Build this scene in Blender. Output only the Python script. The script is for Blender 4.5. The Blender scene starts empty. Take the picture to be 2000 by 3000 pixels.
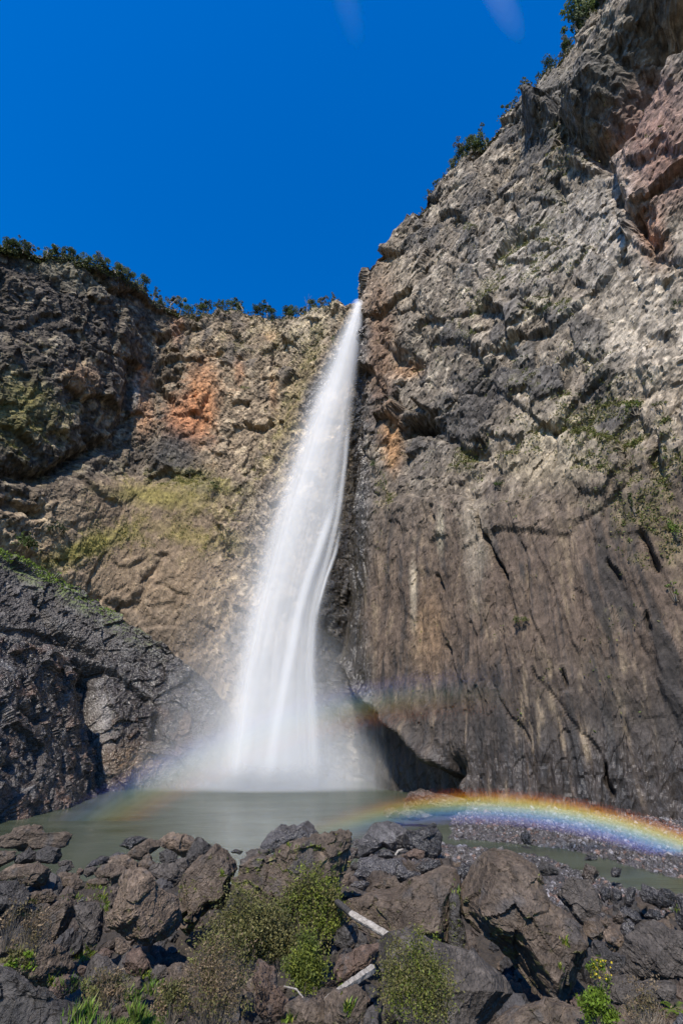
import bpy, math, random
import numpy as np
from mathutils import Vector

random.seed(7)
RNG = np.random.default_rng(11)
scene = bpy.context.scene
col = scene.collection

# ------------------------------------------------------------------ camera
CAM_Z = 14.0
FPX = 1400.0                       # focal length in pixels of the 2000 x 3000 photograph
PITCH = math.radians(25.0)
cam_data = bpy.data.cameras.new('camera')
cam_data.sensor_fit = 'VERTICAL'
cam_data.sensor_height = 36.0
cam_data.sensor_width = 24.0
cam_data.lens = FPX / 3000.0 * 36.0
cam_data.clip_start = 0.1
cam_data.clip_end = 30000.0
cam = bpy.data.objects.new('camera', cam_data)
cam.location = (0, 0, CAM_Z)
cam.rotation_euler = (math.radians(90) + PITCH, 0, 0)
col.objects.link(cam)
scene.camera = cam

# ------------------------------------------------------------------ sky and sun
SUN_TRAVEL = Vector((0.1725, 0.6497, -0.740)).normalized()     # the way the light travels: over the left shoulder
SUN_EL = math.asin(-SUN_TRAVEL.z)
SUN_AZ = math.atan2(-SUN_TRAVEL.x, -SUN_TRAVEL.y)
world = bpy.data.worlds.new('World')
scene.world = world
world.use_nodes = True
wn, wl = world.node_tree.nodes, world.node_tree.links
wn.clear()
w_out = wn.new('ShaderNodeOutputWorld')
w_bg = wn.new('ShaderNodeBackground')
w_bg.inputs['Strength'].default_value = 0.14
w_sky = wn.new('ShaderNodeTexSky')
w_sky.sky_type = 'NISHITA'
w_sky.sun_disc = False
w_sky.sun_elevation = SUN_EL
w_sky.sun_rotation = SUN_AZ
w_sky.altitude = 0.0
w_sky.air_density = 1.5
w_sky.dust_density = 0.5
w_sky.ozone_density = 10.0
w_hsv = wn.new('ShaderNodeHueSaturation')
w_hsv.inputs['Saturation'].default_value = 1.4
w_hsv.inputs['Hue'].default_value = 0.510            # the deep blue of a polarising filter
wl.new(w_sky.outputs['Color'], w_hsv.inputs['Color'])
wl.new(w_hsv.outputs['Color'], w_bg.inputs['Color'])
wl.new(w_bg.outputs['Background'], w_out.inputs['Surface'])

sun_data = bpy.data.lights.new('sun', 'SUN')
sun_data.energy = 5.0
sun_data.angle = math.radians(0.5)
sun_data.color = (1.0, 0.92, 0.80)
sun = bpy.data.objects.new('sun', sun_data)
sun.rotation_euler = SUN_TRAVEL.to_track_quat('-Z', 'Y').to_euler()
sun.location = (-60, -200, 300)
col.objects.link(sun)

scene.view_settings.view_transform = 'Standard'
scene.view_settings.look = 'None'
scene.view_settings.exposure = 0.42
scene.view_settings.gamma = 1.0
scene.view_settings.use_curve_mapping = False
scene.render.engine = 'CYCLES'
scene.cycles.max_bounces = 6
scene.cycles.diffuse_bounces = 2
scene.cycles.glossy_bounces = 2
scene.cycles.transmission_bounces = 4
scene.cycles.volume_bounces = 1
scene.cycles.transparent_max_bounces = 40
scene.cycles.use_denoising = True
scene.cycles.sample_clamp_indirect = 4.0

# ------------------------------------------------------------------ geometry helpers
CP, SP = math.cos(PITCH), math.sin(PITCH)

def ray(px, py):
    a = (px - 1000.0) / FPX
    b = (1500.0 - py) / FPX
    return np.array([a, CP - b * SP, SP + b * CP])

def at(px, py, Y):
    d = ray(px, py)
    t = Y / d[1]
    return np.array([d[0] * t, Y, CAM_Z + d[2] * t])

def at_z(px, py, z):
    d = ray(px, py)
    t = (z - CAM_Z) / d[2]
    return np.array([d[0] * t, d[1] * t, z])

def project(P):
    x, y, z = P[..., 0], P[..., 1], P[..., 2] - CAM_Z
    fwd = np.maximum(y * CP + z * SP, 1e-3)
    up = z * CP - y * SP
    return 1000 + FPX * x / fwd, 1500 - FPX * up / fwd

def smooth(a, b, x):
    t = np.clip((x - a) / (b - a), 0, 1)
    return t * t * (3 - 2 * t)

def blob(px, py, cx, cy, rx, ry, rot=0.0):
    dx, dy = px - cx, py - cy
    c, s = math.cos(math.radians(rot)), math.sin(math.radians(rot))
    u, v = (dx * c + dy * s) / rx, (-dx * s + dy * c) / ry
    return np.exp(-(u * u + v * v))

def seg_dist(px, py, pts):
    best = np.full(px.shape, 1e9)
    for (x0, y0), (x1, y1) in zip(pts[:-1], pts[1:]):
        dx, dy = x1 - x0, y1 - y0
        t = np.clip(((px - x0) * dx + (py - y0) * dy) / (dx * dx + dy * dy), 0, 1)
        best = np.minimum(best, np.hypot(px - x0 - t * dx, py - y0 - t * dy))
    return best

# ------------------------------------------------------------------ numpy noise
def _hash(ix, iy, iz, seed):
    n = (ix.astype(np.int64) * 374761393 + iy.astype(np.int64) * 668265263 + iz.astype(np.int64) * 2147483647 + seed * 974634777) & 0xFFFFFFFF
    n = ((n ^ (n >> 13)) * 1274126177) & 0xFFFFFFFF
    n = ((n ^ (n >> 16)) * 2246822519) & 0xFFFFFFFF
    return n ^ (n >> 15)

def noise3(P, seed=0):
    """gradient noise, about -1..1"""
    F = np.floor(P)
    f = P - F
    i = F.astype(np.int64)
    w = f * f * f * (f * (f * 6 - 15) + 10)
    out = np.zeros(len(P))
    for dx in (0, 1):
        wx = w[:, 0] if dx else 1 - w[:, 0]
        for dy in (0, 1):
            wy = w[:, 1] if dy else 1 - w[:, 1]
            for dz in (0, 1):
                wz = w[:, 2] if dz else 1 - w[:, 2]
                h = _hash(i[:, 0] + dx, i[:, 1] + dy, i[:, 2] + dz, seed)
                gx = (h & 1023) / 511.5 - 1
                gy = ((h >> 10) & 1023) / 511.5 - 1
                gz = ((h >> 20) & 1023) / 511.5 - 1
                out += wx * wy * wz * (gx * (f[:, 0] - dx) + gy * (f[:, 1] - dy) + gz * (f[:, 2] - dz))
    return out * 1.4

def fbm(P, octaves=4, seed=0, gain=0.5, ridged=False):
    s, a, tot = np.zeros(len(P)), 1.0, 0.0
    Q = P.copy()
    for k in range(octaves):
        n = noise3(Q, seed + 17 * k)
        if ridged:
            n = 1 - 2 * np.abs(n)
        s += a * n
        tot += a
        a *= gain
        Q = Q * 2.03 + 13.7
    return s / tot

def facets(P, seed=0, tilt=1.0, step=1.0):
    """broken-rock relief: every Voronoi cell is its own tilted plane; returns the height and the cell's random value"""
    P = P.astype(np.float32)
    F = np.floor(P).astype(np.int64)
    n = len(P)
    best = np.full(n, 1e9, np.float32)
    second = np.full(n, 1e9, np.float32)
    height = np.zeros(n, np.float32)
    rnd = np.zeros(n, np.float32)
    for dx in (-1, 0, 1):
        for dy in (-1, 0, 1):
            for dz in (-1, 0, 1):
                h = _hash(F[:, 0] + dx, F[:, 1] + dy, F[:, 2] + dz, seed)
                h2 = _hash(F[:, 0] + dx, F[:, 1] + dy, F[:, 2] + dz, seed + 5)
                ox = F[:, 0] + dx + (h & 1023) / 1023.0 - P[:, 0]
                oy = F[:, 1] + dy + ((h >> 10) & 1023) / 1023.0 - P[:, 1]
                oz = F[:, 2] + dz + ((h >> 20) & 1023) / 1023.0 - P[:, 2]
                d = (ox * ox + oy * oy + oz * oz).astype(np.float32)
                m = d < best
                second = np.where(m, best, np.minimum(second, d))
                tx = (h2 & 1023) / 511.5 - 1
                ty = ((h2 >> 10) & 1023) / 511.5 - 1
                tz = ((h2 >> 20) & 1023) / 511.5 - 1
                r = ((h2 >> 5) & 1023) / 511.5 - 1
                hh = step * r - tilt * (tx * ox + ty * oy + tz * oz)
                height = np.where(m, hh, height)
                rnd = np.where(m, r, rnd)
                best = np.where(m, d, best)
    return height.astype(float), rnd.astype(float), np.sqrt(second.astype(float)) - np.sqrt(best.astype(float))

def warp(P, scale, amp, seed):
    return P + amp * np.stack([noise3(P / scale, seed), noise3(P / scale + 31.4, seed + 1), noise3(P / scale - 17.2, seed + 2)], 1)

def catmull(ctrl, u):
    """ctrl (n, k), u in 0..n-1 -> points"""
    c = np.asarray(ctrl, float)
    n = len(c)
    i = np.clip(np.floor(u).astype(int), 0, n - 2)
    t = (u - i)[:, None]
    p0, p1, p2, p3 = c[np.maximum(i - 1, 0)], c[i], c[i + 1], c[np.minimum(i + 2, n - 1)]
    m1, m2 = (p2 - p0) * 0.5 * 0.75, (p3 - p1) * 0.5 * 0.75
    t2, t3 = t * t, t * t * t
    return (2 * t3 - 3 * t2 + 1) * p1 + (t3 - 2 * t2 + t) * m1 + (-2 * t3 + 3 * t2) * p2 + (t3 - t2) * m2

def lerp_table(x, table):
    a = np.array(table, float)
    return np.interp(x, a[:, 0], a[:, 1])

# ------------------------------------------------------------------ mesh helpers
def new_mesh(name, V, F, colors=None, uv=None, smooth_shade=False, closed=False):
    """V (n,3), F (m,k) one face size"""
    V = np.asarray(V, np.float32)
    F = np.asarray(F, np.int32)
    if closed:                                        # outward faces, so a volume starts inside
        a_, b_, c_ = V[F[:, 0]].astype(float), V[F[:, 1]].astype(float), V[F[:, 2]].astype(float)
        if np.einsum('ij,ij->i', a_ - V.mean(0), np.cross(b_ - V.mean(0), c_ - V.mean(0))).sum() < 0:
            F = F[:, ::-1].copy()
    me = bpy.data.meshes.new(name)
    me.vertices.add(len(V))
    me.vertices.foreach_set('co', V.ravel())
    k = F.shape[1]
    me.loops.add(F.size)
    me.loops.foreach_set('vertex_index', F.ravel())
    me.polygons.add(len(F))
    me.polygons.foreach_set('loop_start', np.arange(0, F.size, k, dtype=np.int32))
    if smooth_shade:
        me.polygons.foreach_set('use_smooth', np.ones(len(F), bool))
    else:
        me.polygons.foreach_set('use_smooth', np.zeros(len(F), bool))
    me.update(calc_edges=True)
    if colors is not None:
        at_ = me.color_attributes.new('tint', 'FLOAT_COLOR', 'POINT')
        at_.data.foreach_set('color', np.asarray(colors, np.float32).ravel())
    if uv is not None:
        l = me.uv_layers.new(name='uv')
        l.data.foreach_set('uv', np.asarray(uv, np.float32)[F.ravel()].ravel())
    return me

def link(name, me, mat=None, parent=None, label=None, cat=None, group=None, kind=None):
    o = bpy.data.objects.new(name, me)
    col.objects.link(o)
    if mat is not None and me is not None and not me.materials:
        me.materials.append(mat)
    if parent is not None:
        o.parent = parent
    for k, v in (('label', label), ('category', cat), ('group', group), ('kind', kind)):
        if v:
            o[k] = v
    return o

def grid_faces(nu, nv):
    i = np.arange(nu * nv).reshape(nv, nu)
    return np.stack([i[:-1, :-1], i[:-1, 1:], i[1:, 1:], i[1:, :-1]], -1).reshape(-1, 4)

def grid_normals(P, nu, nv):
    G = P.reshape(nv, nu, 3)
    n = np.cross(np.gradient(G, axis=1), np.gradient(G, axis=0))
    n /= np.maximum(np.linalg.norm(n, axis=2, keepdims=True), 1e-9)
    n = n.reshape(-1, 3)
    if (n * (P - np.array([0, 0, CAM_Z]))).sum(1).mean() > 0:      # towards the valley
        n = -n
    return n

# ------------------------------------------------------------------ materials
class NT:
    def __init__(self, name):
        self.m = bpy.data.materials.new(name)
        self.m.use_nodes = True
        self.n, self.l = self.m.node_tree.nodes, self.m.node_tree.links
        self.n.clear()
        self.out = self.n.new('ShaderNodeOutputMaterial')
    def add(self, t, **kw):
        nd = self.n.new(t)
        for k, v in kw.items():
            setattr(nd, k, v)
        return nd
    def link(self, a, b):
        self.l.new(a, b)
    def math(self, op, a, b=None, clamp=False):
        nd = self.add('ShaderNodeMath', operation=op, use_clamp=clamp)
        for i, v in enumerate((a, b)):
            if v is None:
                continue
            if isinstance(v, (int, float)):
                nd.inputs[i].default_value = v
            else:
                self.link(v, nd.inputs[i])
        return nd.outputs[0]
    def noise(self, vec, scale, detail=4.0, rough=0.6):
        nd = self.add('ShaderNodeTexNoise')
        nd.inputs['Scale'].default_value = scale
        nd.inputs['Detail'].default_value = detail
        nd.inputs['Roughness'].default_value = rough
        self.link(vec, nd.inputs['Vector'])
        return nd.outputs['Fac']
    def ramp(self, fac, lo, hi, a=0.0, b=1.0):
        nd = self.add('ShaderNodeMapRange', clamp=True)
        self.link(fac, nd.inputs['Value'])
        nd.inputs['From Min'].default_value = lo
        nd.inputs['From Max'].default_value = hi
        nd.inputs['To Min'].default_value = a
        nd.inputs['To Max'].default_value = b
        return nd.outputs['Result']

def rock_material(name, fine, bump, dry=0.9, wet=0.28, contrast=0.5, spec=0.35, stretch=1.0):
    """tint (rgb) and wetness (alpha) come from the mesh, grain and relief from noise in metres"""
    t = NT(name)
    pos = t.add('ShaderNodeNewGeometry').outputs['Position']
    att = t.add('ShaderNodeAttribute', attribute_name='tint')
    if stretch != 1.0:                                # grain drawn out along the fall line
        mp = t.add('ShaderNodeMapping')
        mp.inputs['Scale'].default_value = (1, 1, stretch)
        t.link(pos, mp.inputs['Vector'])
        pos = mp.outputs['Vector']
    n1 = t.noise(pos, 1.0 / fine, 6.0, 0.7)
    n2 = t.noise(pos, 5.5 / fine, 4.0, 0.65)
    k = t.math('ADD', t.ramp(n1, 0.3, 0.7, 1 - contrast, 1 + contrast), t.ramp(n2, 0.3, 0.7, -contrast * 0.55, contrast * 0.55))
    vm = t.add('ShaderNodeVectorMath', operation='SCALE')
    t.link(att.outputs['Color'], vm.inputs[0])
    t.link(k, vm.inputs['Scale'])
    b = t.add('ShaderNodeBsdfPrincipled')
    t.link(vm.outputs['Vector'], b.inputs['Base Color'])
    r = t.ramp(att.outputs['Alpha'], 0.0, 1.0, dry, wet)
    t.link(t.math('ADD', r, t.ramp(n2, 0.3, 0.7, -0.08, 0.08)), b.inputs['Roughness'])
    b.inputs['Specular IOR Level'].default_value = spec
    bm = t.add('ShaderNodeBump')
    bm.inputs['Strength'].default_value = bump
    bm.inputs['Distance'].default_value = fine * 0.5
    vor = t.add('ShaderNodeTexVoronoi', feature='F1')
    vor.inputs['Scale'].default_value = 2.2 / fine
    t.link(pos, vor.inputs['Vector'])
    t.link(t.math('ADD', t.math('MULTIPLY', n1, 1.2), t.math('MULTIPLY', vor.outputs['Distance'], 0.5)), bm.inputs['Height'])
    t.link(bm.outputs['Normal'], b.inputs['Normal'])
    t.link(b.outputs['BSDF'], t.out.inputs['Surface'])
    return t.m
# ================================================================== the large structure: cliffs
def loft(base, rim, nu, nv, hprof, cap, u_weights=None):
    """surface between a foot line and a rim line, plus a cap running back from the rim"""
    n = len(base)
    u = np.linspace(0, n - 1, nu)
    if u_weights is not None:
        cw = np.concatenate([[0], np.cumsum(u_weights)])
        u = np.interp(np.linspace(0, cw[-1], nu), cw, np.arange(n))
    B, R = catmull(base, u), catmull(rim, u)
    C = catmull(cap, u)
    ncap = max(6, nv // 14)
    nmain = nv - ncap
    rows = []
    for v in np.linspace(-0.03, 1, nmain):
        h = hprof(v)
        rows.append(np.column_stack([B[:, :2] + (R[:, :2] - B[:, :2]) * h, B[:, 2] + (R[:, 2] - B[:, 2]) * v]))
    for k in range(1, ncap + 1):
        s = (k / ncap) ** 1.6
        rows.append(R + (C - R) * s)
    P = np.array(rows)
    V = np.repeat(np.concatenate([np.linspace(0, 1, nmain), np.full(ncap, 1.0)])[:, None], nu, 1)
    capw = np.repeat(np.concatenate([np.zeros(nmain), np.linspace(0, 1, ncap + 1)[1:]])[:, None], nu, 1)
    return P.reshape(-1, 3), u, V.ravel(), capw.ravel(), nmain

def soften(d, nu, nv):
    """take the grid's stair steps out of steep relief"""
    g = np.pad(d.reshape(nv, nu), 1, mode='edge')
    g = (g[:-2] + 2 * g[1:-1] + g[2:]) / 4
    return ((g[:, :-2] + 2 * g[:, 1:-1] + g[:, 2:]) / 4).ravel()

def mixc(c, target, w):
    return c * (1 - w[:, None]) + np.asarray(target)[None, :] * w[:, None]

MAT_CLIFF = rock_material('cliff_rock', 1.7, 0.5, dry=0.92, wet=0.2, contrast=0.45, stretch=0.45)

# ------------------------------------------------------------------ the tall right-hand cliff
rimz = lambda px, py, Y: tuple(at(px, py, Y))
foot = lambda px, py: tuple(at_z(px, py, 0.0))
R_base = [(1, 190, 0), (0.5, 163, 0), (2, 153, 0), (11, 142, 0), (26, 121, 0), (35, 108, 0), (49, 101, 0), (64, 92, 0), (92, 72, 0)]
R_rim = [rimz(1074, 800, 205), rimz(1072, 800, 182), rimz(1079, 787, 172), rimz(1200, 640, 162), rimz(1320, 498, 147), rimz(1480, 348, 130), rimz(1760, 0, 95),
         rimz(2100, -500, 54), (210, 20, 325)]
R_cap = [(p[0] + 30, p[1] + 70, p[2] + 14) for p in R_rim]
R_cap[0] = (60, 260, 245); R_cap[1] = (60, 255, 245); R_cap[2] = (70, 250, 248)
nu, nv = 470, 640
P, U, V, CAPW, nmain = loft(R_base, R_rim, nu, nv, lambda v: max(v, 0) ** 1.25, R_cap, [0.3, 0.35, 1.0, 1.3, 1.1, 1.6, 1.2, 0.35])
N = grid_normals(P, nu, nv)
px, py = project(P)
UU = np.tile(U, nv)

def terraces(P, seed):
    """broken ledges: the face steps back along slanting beds"""
    W = warp(P, 30.0, 5.0, seed) + 1.2 * noise3(P / 5.0, seed + 3)[:, None]
    q = (W[:, 2] * 0.92 + W[:, 0] * 0.34) / 10.5
    k = np.floor(q)
    f = q - k
    w = 0.5 + 0.5 * np.sin(k * 12.9898 + 4.1 * noise3(P / 22.0, seed + 5))
    return 2.3 * w * (f ** 1.3 - 0.45) * smooth(-0.25, 0.2, noise3(P / 24.0, seed + 6))

def big_relief_right(P, px, py):
    lower = smooth(1250, 1700, py + 0.12 * (px - 1300))           # the smooth, streaked lower face
    Q = warp(P, 26.0, 7.0, 3)
    f1, r1, e1 = facets(Q / np.array([24, 24, 30.0]), 101, 0.8, 0.7)
    Q2 = warp(P, 9.0, 2.6, 8)
    f2, r2, e2 = facets(Q2 / np.array([8.5, 8.5, 11.0]), 102, 1.25, 0.35)
    Q3 = warp(P, 4.0, 1.2, 12)
    f3, r3, e3 = facets(Q3 / np.array([3.4, 3.4, 4.2]), 103, 0.9, 0.7)
    f4, r4, e4 = facets(P / np.array([1.5, 1.5, 1.9]), 104, 0.9, 0.7)
    # streaked ribs: elongated along the fall line
    S = warp(P, 30.0, 4.0, 22)
    rib = fbm(S / np.array([5.0, 5.0, 60.0]), 4, 31, 0.6)
    rib2, _, _ = facets(S / np.array([3.0, 3.0, 26.0]), 105, 0.9, 0.5)
    d = (3.6 * f1 + 1.75 * f2) * (1 - lower)
    d += (0.22 * f1 + 0.3 * f2 + 1.9 * rib + 0.75 * rib2) * lower
    d += 3.2 * fbm(P / 40.0, 3, 41)
    joints = np.exp(-(e1 / 0.035) ** 2) * 1.6 + np.exp(-(e2 / 0.06) ** 2) * 0.9
    d -= joints * smooth(-0.15, 0.25, noise3(P / 13.0, 44)) * (1 - lower)
    d += terraces(P, 45) * (1 - 0.9 * lower)
    return d, lower, r1, r2, r3, rib, e2

d, lower, r1, r2, r3, rib, edge2 = big_relief_right(P, px, py)
# hand-placed features of the face
def groove(pts, width, depth):
    return -depth * np.exp(-(seg_dist(px, py, pts) / width) ** 2)
wob = 14 * noise3(P / 7.0, 77) + 5 * noise3(P / 2.6, 74)
pxw, pyw = px + wob, py + 14 * noise3(P / 7.0 + 9, 78) + 5 * noise3(P / 2.6 + 4, 75)
pxs, pys = px, py
px, py = pxw, pyw
# the long shaded overhang at the upper right: everything above the line hangs out over it
ov = [(1660, 400), (1760, 450), (1840, 350), (1900, 230), (1960, 150), (2060, 80), (2200, 20)]
od = seg_dist(px, py, ov)
d += -13.0 * np.exp(-(od / 30) ** 2) + 14.0 * np.exp(-((seg_dist(px, py, [(a - 66, b - 50) for a, b in ov])) / 44) ** 2)
d += groove([(1708, 250), (1715, 300), (1730, 330)], 9, 5) + groove([(1635, 320), (1650, 365), (1670, 385)], 8, 5)
d += groove([(1800, 560), (1830, 620), (1910, 700)], 16, 6) + groove([(1625, 520), (1635, 570)], 10, 4)
# the cave below the bulge near the fall, and the shaded ledges
d += -11.0 * blob(px, py, 1205, 1240, 50, 16, -8) + 4.0 * blob(px, py, 1210, 1204, 70, 15, -8)
d += groove([(1250, 1245), (1330, 1300), (1400, 1330)], 18, 3.2) + groove([(1110, 1000), (1170, 1055), (1205, 1060)], 16, 2.8)
d += groove([(1240, 1000), (1340, 1010), (1400, 1040), (1490, 1030)], 17, 3.0) + groove([(1500, 895), (1560, 880), (1610, 870)], 16, 2.8)
d += 3.2 * smooth(1085, 1010, py - 0.05 * (px - 1400)) * blob(px, py, 1450, 1080, 330, 170)
# long slanting cracks in the lower face
for pts, w, dep in (([(1403, 1495), (1420, 1570), (1452, 1640), (1490, 1690)], 9, 5.5), ([(1268, 1490), (1276, 1530)], 9, 4),
                    ([(1283, 1690), (1300, 1730)], 6, 2.5), ([(1875, 1560), (1900, 1620), (1925, 1660)], 10, 4.5),
                    ([(1780, 1640), (1810, 1690)], 8, 4), ([(1895, 1790), (1900, 1840)], 9, 4), ([(1300, 1890), (1320, 1905)], 9, 3),
                    ([(1435, 2005), (1500, 2100), (1560, 2180)], 5, 1.8), ([(1645, 1960), (1650, 2020)], 8, 3),
                    ([(1780, 2240), (1790, 2300), (1800, 2330)], 10, 4), ([(1560, 1960), (1660, 2100), (1760, 2200)], 5, 1.6)):
    d += groove(pts, w * 0.55 * (1 + 0.8 * noise3(P / 5.0, 81)).clip(0.35, 1.8), dep * 0.75)
# the undercut at the foot near the pool
uc = [(900, 1740), (935, 1800), (1000, 1940), (1050, 2030), (1130, 2120), (1230, 2215), (1290, 2250), (1372, 2345)]
under = np.zeros(len(px))
lx = np.array([p[0] for p in uc], float); ly = np.array([p[1] for p in uc], float)
line_y = np.interp(px, lx, ly)
below = smooth(-12, 50, py - line_y + 14 * noise3(P / 3.0, 79)) * smooth(1385, 1362, px)
d += -10.0 * below
d += -7.0 * blob(px, py, 1320, 2290, 26, 60, 12)
d += 2.0 * np.exp(-((py - line_y + 20) / 26) ** 2) * smooth(1385, 1362, px)
px, py = pxs, pys
d = soften(d, nu, nv)
rimfade = 1 - 0.55 * smooth(0.0, 0.3, CAPW)
P2 = P + N * (d * rimfade)[:, None]
def second_relief(P2, nu, nv, amt, seed, sx=1.0):
    n = grid_normals(P2, nu, nv)
    W = warp(P2, 5.0, 0.6, seed)
    t1, t2 = np.array([0.55, 0.25, 0.80]), np.array([0.80, -0.1, -0.55])          # cleavage of the rock, slanting across the face
    q = np.column_stack([W @ t1 / (3.8 * sx), W @ t2 / 1.8, W[:, 1] / 2.6])
    a, ra, ea = facets(q, seed + 1, 1.25, 0.28)
    W = warp(P2, 2.0, 0.25, seed + 3)
    q = np.column_stack([W @ t1 / (1.7 * sx), W @ t2 / 0.9, W[:, 1] / 1.2])
    b, rb, eb = facets(q, seed + 2, 1.2, 0.3)
    return P2 + n * (amt * (0.56 * a + 0.32 * b))[:, None], ra, rb
P2, r3, r4 = second_relief(P2, nu, nv, 0.78 - 0.45 * lower, 150)
nrm = grid_normals(P2, nu, nv)
px, py = project(P2)

# --- colour of the rock itself
n_big = fbm(P / 30.0, 4, 201)
n_mid = fbm(P / 8.0, 4, 202)
n_fine = fbm(P / 2.2, 3, 203)
streak = fbm(warp(P, 30, 2.0, 55) / np.array([2.4, 2.4, 60.0]), 4, 204, 0.7)
streak2 = fbm(warp(P, 25, 3, 56) / np.array([7.0, 7.0, 120.0]), 3, 205, 0.6)
C = np.tile(np.array([0.205, 0.178, 0.150]), (len(P), 1))
C = mixc(C, (0.36, 0.322, 0.272), smooth(0.0, 0.5, n_mid + 0.35 * r3) * (1 - lower))
C = mixc(C, (0.085, 0.083, 0.086), 0.85 * smooth(0.05, 0.45, n_big + 0.45 * r2) * (1 - lower))
C = mixc(C, (0.128, 0.096, 0.078), lower * 0.92)
C = mixc(C, (0.27, 0.215, 0.155), lower * 0.65 * smooth(0.08, 0.34, streak + 0.5 * streak2 + 0.25 * n_mid) * smooth(-0.5, 0.2, n_fine))
C = mixc(C, (0.048, 0.045, 0.046), lower * 0.88 * smooth(0.04, 0.26, -streak - 0.5 * streak2))
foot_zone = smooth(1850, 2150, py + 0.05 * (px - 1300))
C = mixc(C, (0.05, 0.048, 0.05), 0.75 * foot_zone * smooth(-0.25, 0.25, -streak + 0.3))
C = mixc(C, (0.30, 0.25, 0.185), 0.75 * foot_zone * smooth(0.22, 0.5, streak + 0.3 * streak2) * smooth(1330, 1400, px) * (1 - smooth(2320, 2400, py)))
# pale bands and warm stains where the photograph has them
def stain(cx, cy, rx, ry, colr, amt, rot=0, thr=0.15):
    global C
    w = amt * np.clip(1.5 * blob(px, py, cx, cy, rx, ry, rot) + 0.5 * n_mid + 0.3 * n_fine - thr, 0, 1) * (blob(px, py, cx, cy, rx * 1.6, ry * 1.6, rot) > 0.05)
    C = mixc(C, colr, np.clip(w, 0, 1))
stain(1900, 330, 150, 120, (0.25, 0.165, 0.145), 0.8, -40)
stain(1930, 480, 120, 130, (0.27, 0.165, 0.14), 0.85, -30)
stain(1880, 640, 55, 130, (0.33, 0.17, 0.11), 0.85, -20)
stain(1600, 720, 230, 120, (0.34, 0.32, 0.30), 0.6, -20)
stain(1790, 640, 110, 170, (0.36, 0.34, 0.32), 0.65, 10)
stain(1900, 950, 160, 160, (0.42, 0.38, 0.33), 0.6, 0)
stain(1950, 1150, 120, 130, (0.44, 0.38, 0.31), 0.6, 0)
stain(1640, 1290, 130, 80, (0.42, 0.37, 0.29), 0.75, 20)
stain(1560, 1370, 140, 55, (0.36, 0.31, 0.23), 0.6, 15)
stain(1150, 850, 70, 140, (0.33, 0.28, 0.22), 0.6, 0)
stain(1110, 1000, 50, 220, (0.19, 0.115, 0.075), 0.7, 0)
stain(1150, 1300, 30, 90, (0.36, 0.2, 0.09), 0.75, 0)
stain(1190, 1085, 45, 25, (0.36, 0.22, 0.13), 0.7, 0)
stain(1210, 1730, 12, 110, (0.5, 0.44, 0.35), 0.9, 0, 0.3)
stain(1290, 1560, 14, 90, (0.42, 0.38, 0.3), 0.7, 0, 0.3)
stain(1385, 1560, 35, 180, (0.30, 0.265, 0.22), 0.75, -3)
stain(1260, 1850, 45, 130, (0.26, 0.175, 0.11), 0.6, 0)
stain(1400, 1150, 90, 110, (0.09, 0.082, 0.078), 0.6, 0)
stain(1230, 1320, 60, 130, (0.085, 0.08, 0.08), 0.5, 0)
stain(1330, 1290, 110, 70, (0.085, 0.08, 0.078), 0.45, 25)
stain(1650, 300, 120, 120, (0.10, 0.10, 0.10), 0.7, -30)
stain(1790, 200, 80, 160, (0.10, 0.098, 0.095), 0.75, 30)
# wet corner beside the fall
wetline = np.interp(py, [790, 900, 1100, 1300, 1450, 1650, 1800, 2000, 2320], [1040, 1075, 1072, 1078, 1085, 1080, 1060, 1090, 1150])
wet = smooth(30, -25, px - wetline + 12 * n_mid) * smooth(880, 960, py)
C = mixc(C, (0.06, 0.058, 0.056), 0.9 * wet)
C = mixc(C, (0.085, 0.07, 0.025), 0.6 * wet * smooth(0.0, 0.4, streak) * smooth(1580, 1700, py) * smooth(2000, 1900, py))
wet = np.maximum(wet, 0.75 * smooth(2080, 2260, py + 0.2 * streak * 100))
wet = np.maximum(wet, 0.5 * smooth(0.3, 0.6, -streak) * lower)
# moss, grass and lichen on the ledges
up = nrm[:, 2]
ledge = smooth(0.35, 0.75, up + 0.25 * n_fine)
green_zone = np.clip(1.3 * blob(px, py, 1800, 1260, 260, 140, 25) + 1.1 * blob(px, py, 1930, 1550, 130, 260) + 0.9 * blob(px, py, 1450, 820, 260, 60, -50)
                     + 0.8 * blob(px, py, 1640, 800, 90, 160, 40) + 0.8 * blob(px, py, 1690, 420, 90, 160, 40) + blob(px, py, 1430, 1330, 170, 50, -15)
                     + 0.9 * blob(px, py, 1130, 1420, 40, 90) + 0.15, 0, 1.3)
moss = np.clip(smooth(0.02, 0.4, n_mid + 0.6 * n_fine + 0.25 * green_zone - 0.12), 0, 1) * np.clip(0.25 + ledge, 0, 1) * green_zone
moss *= 1 - smooth(0.1, 0.4, wet)
C = mixc(C, (0.175, 0.165, 0.055), np.clip(0.8 * moss, 0, 0.85))
C = mixc(C, (0.10, 0.11, 0.04), smooth(0.05, 0.5, CAPW))
C *= (1 + 0.28 * n_fine + 0.2 * n_mid + (0.46 * r4 + 0.25 * r3) * (1 - 0.75 * lower))[:, None]
C *= (1 - 0.18 * lower)[:, None]
C *= np.array([0.85, 0.81, 0.745])
C = np.clip(C, 0.015, 0.6)
right_cliff = dict(P=P2, nu=nu, nv=nv, nmain=nmain, px=px, py=py, moss=moss, nrm=nrm)
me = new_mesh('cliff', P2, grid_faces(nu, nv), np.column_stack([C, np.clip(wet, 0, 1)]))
link('cliff', me, MAT_CLIFF, kind='structure', label='tall grey brown rock cliff right of the waterfall, rising out of the picture', cat='cliff')

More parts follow.
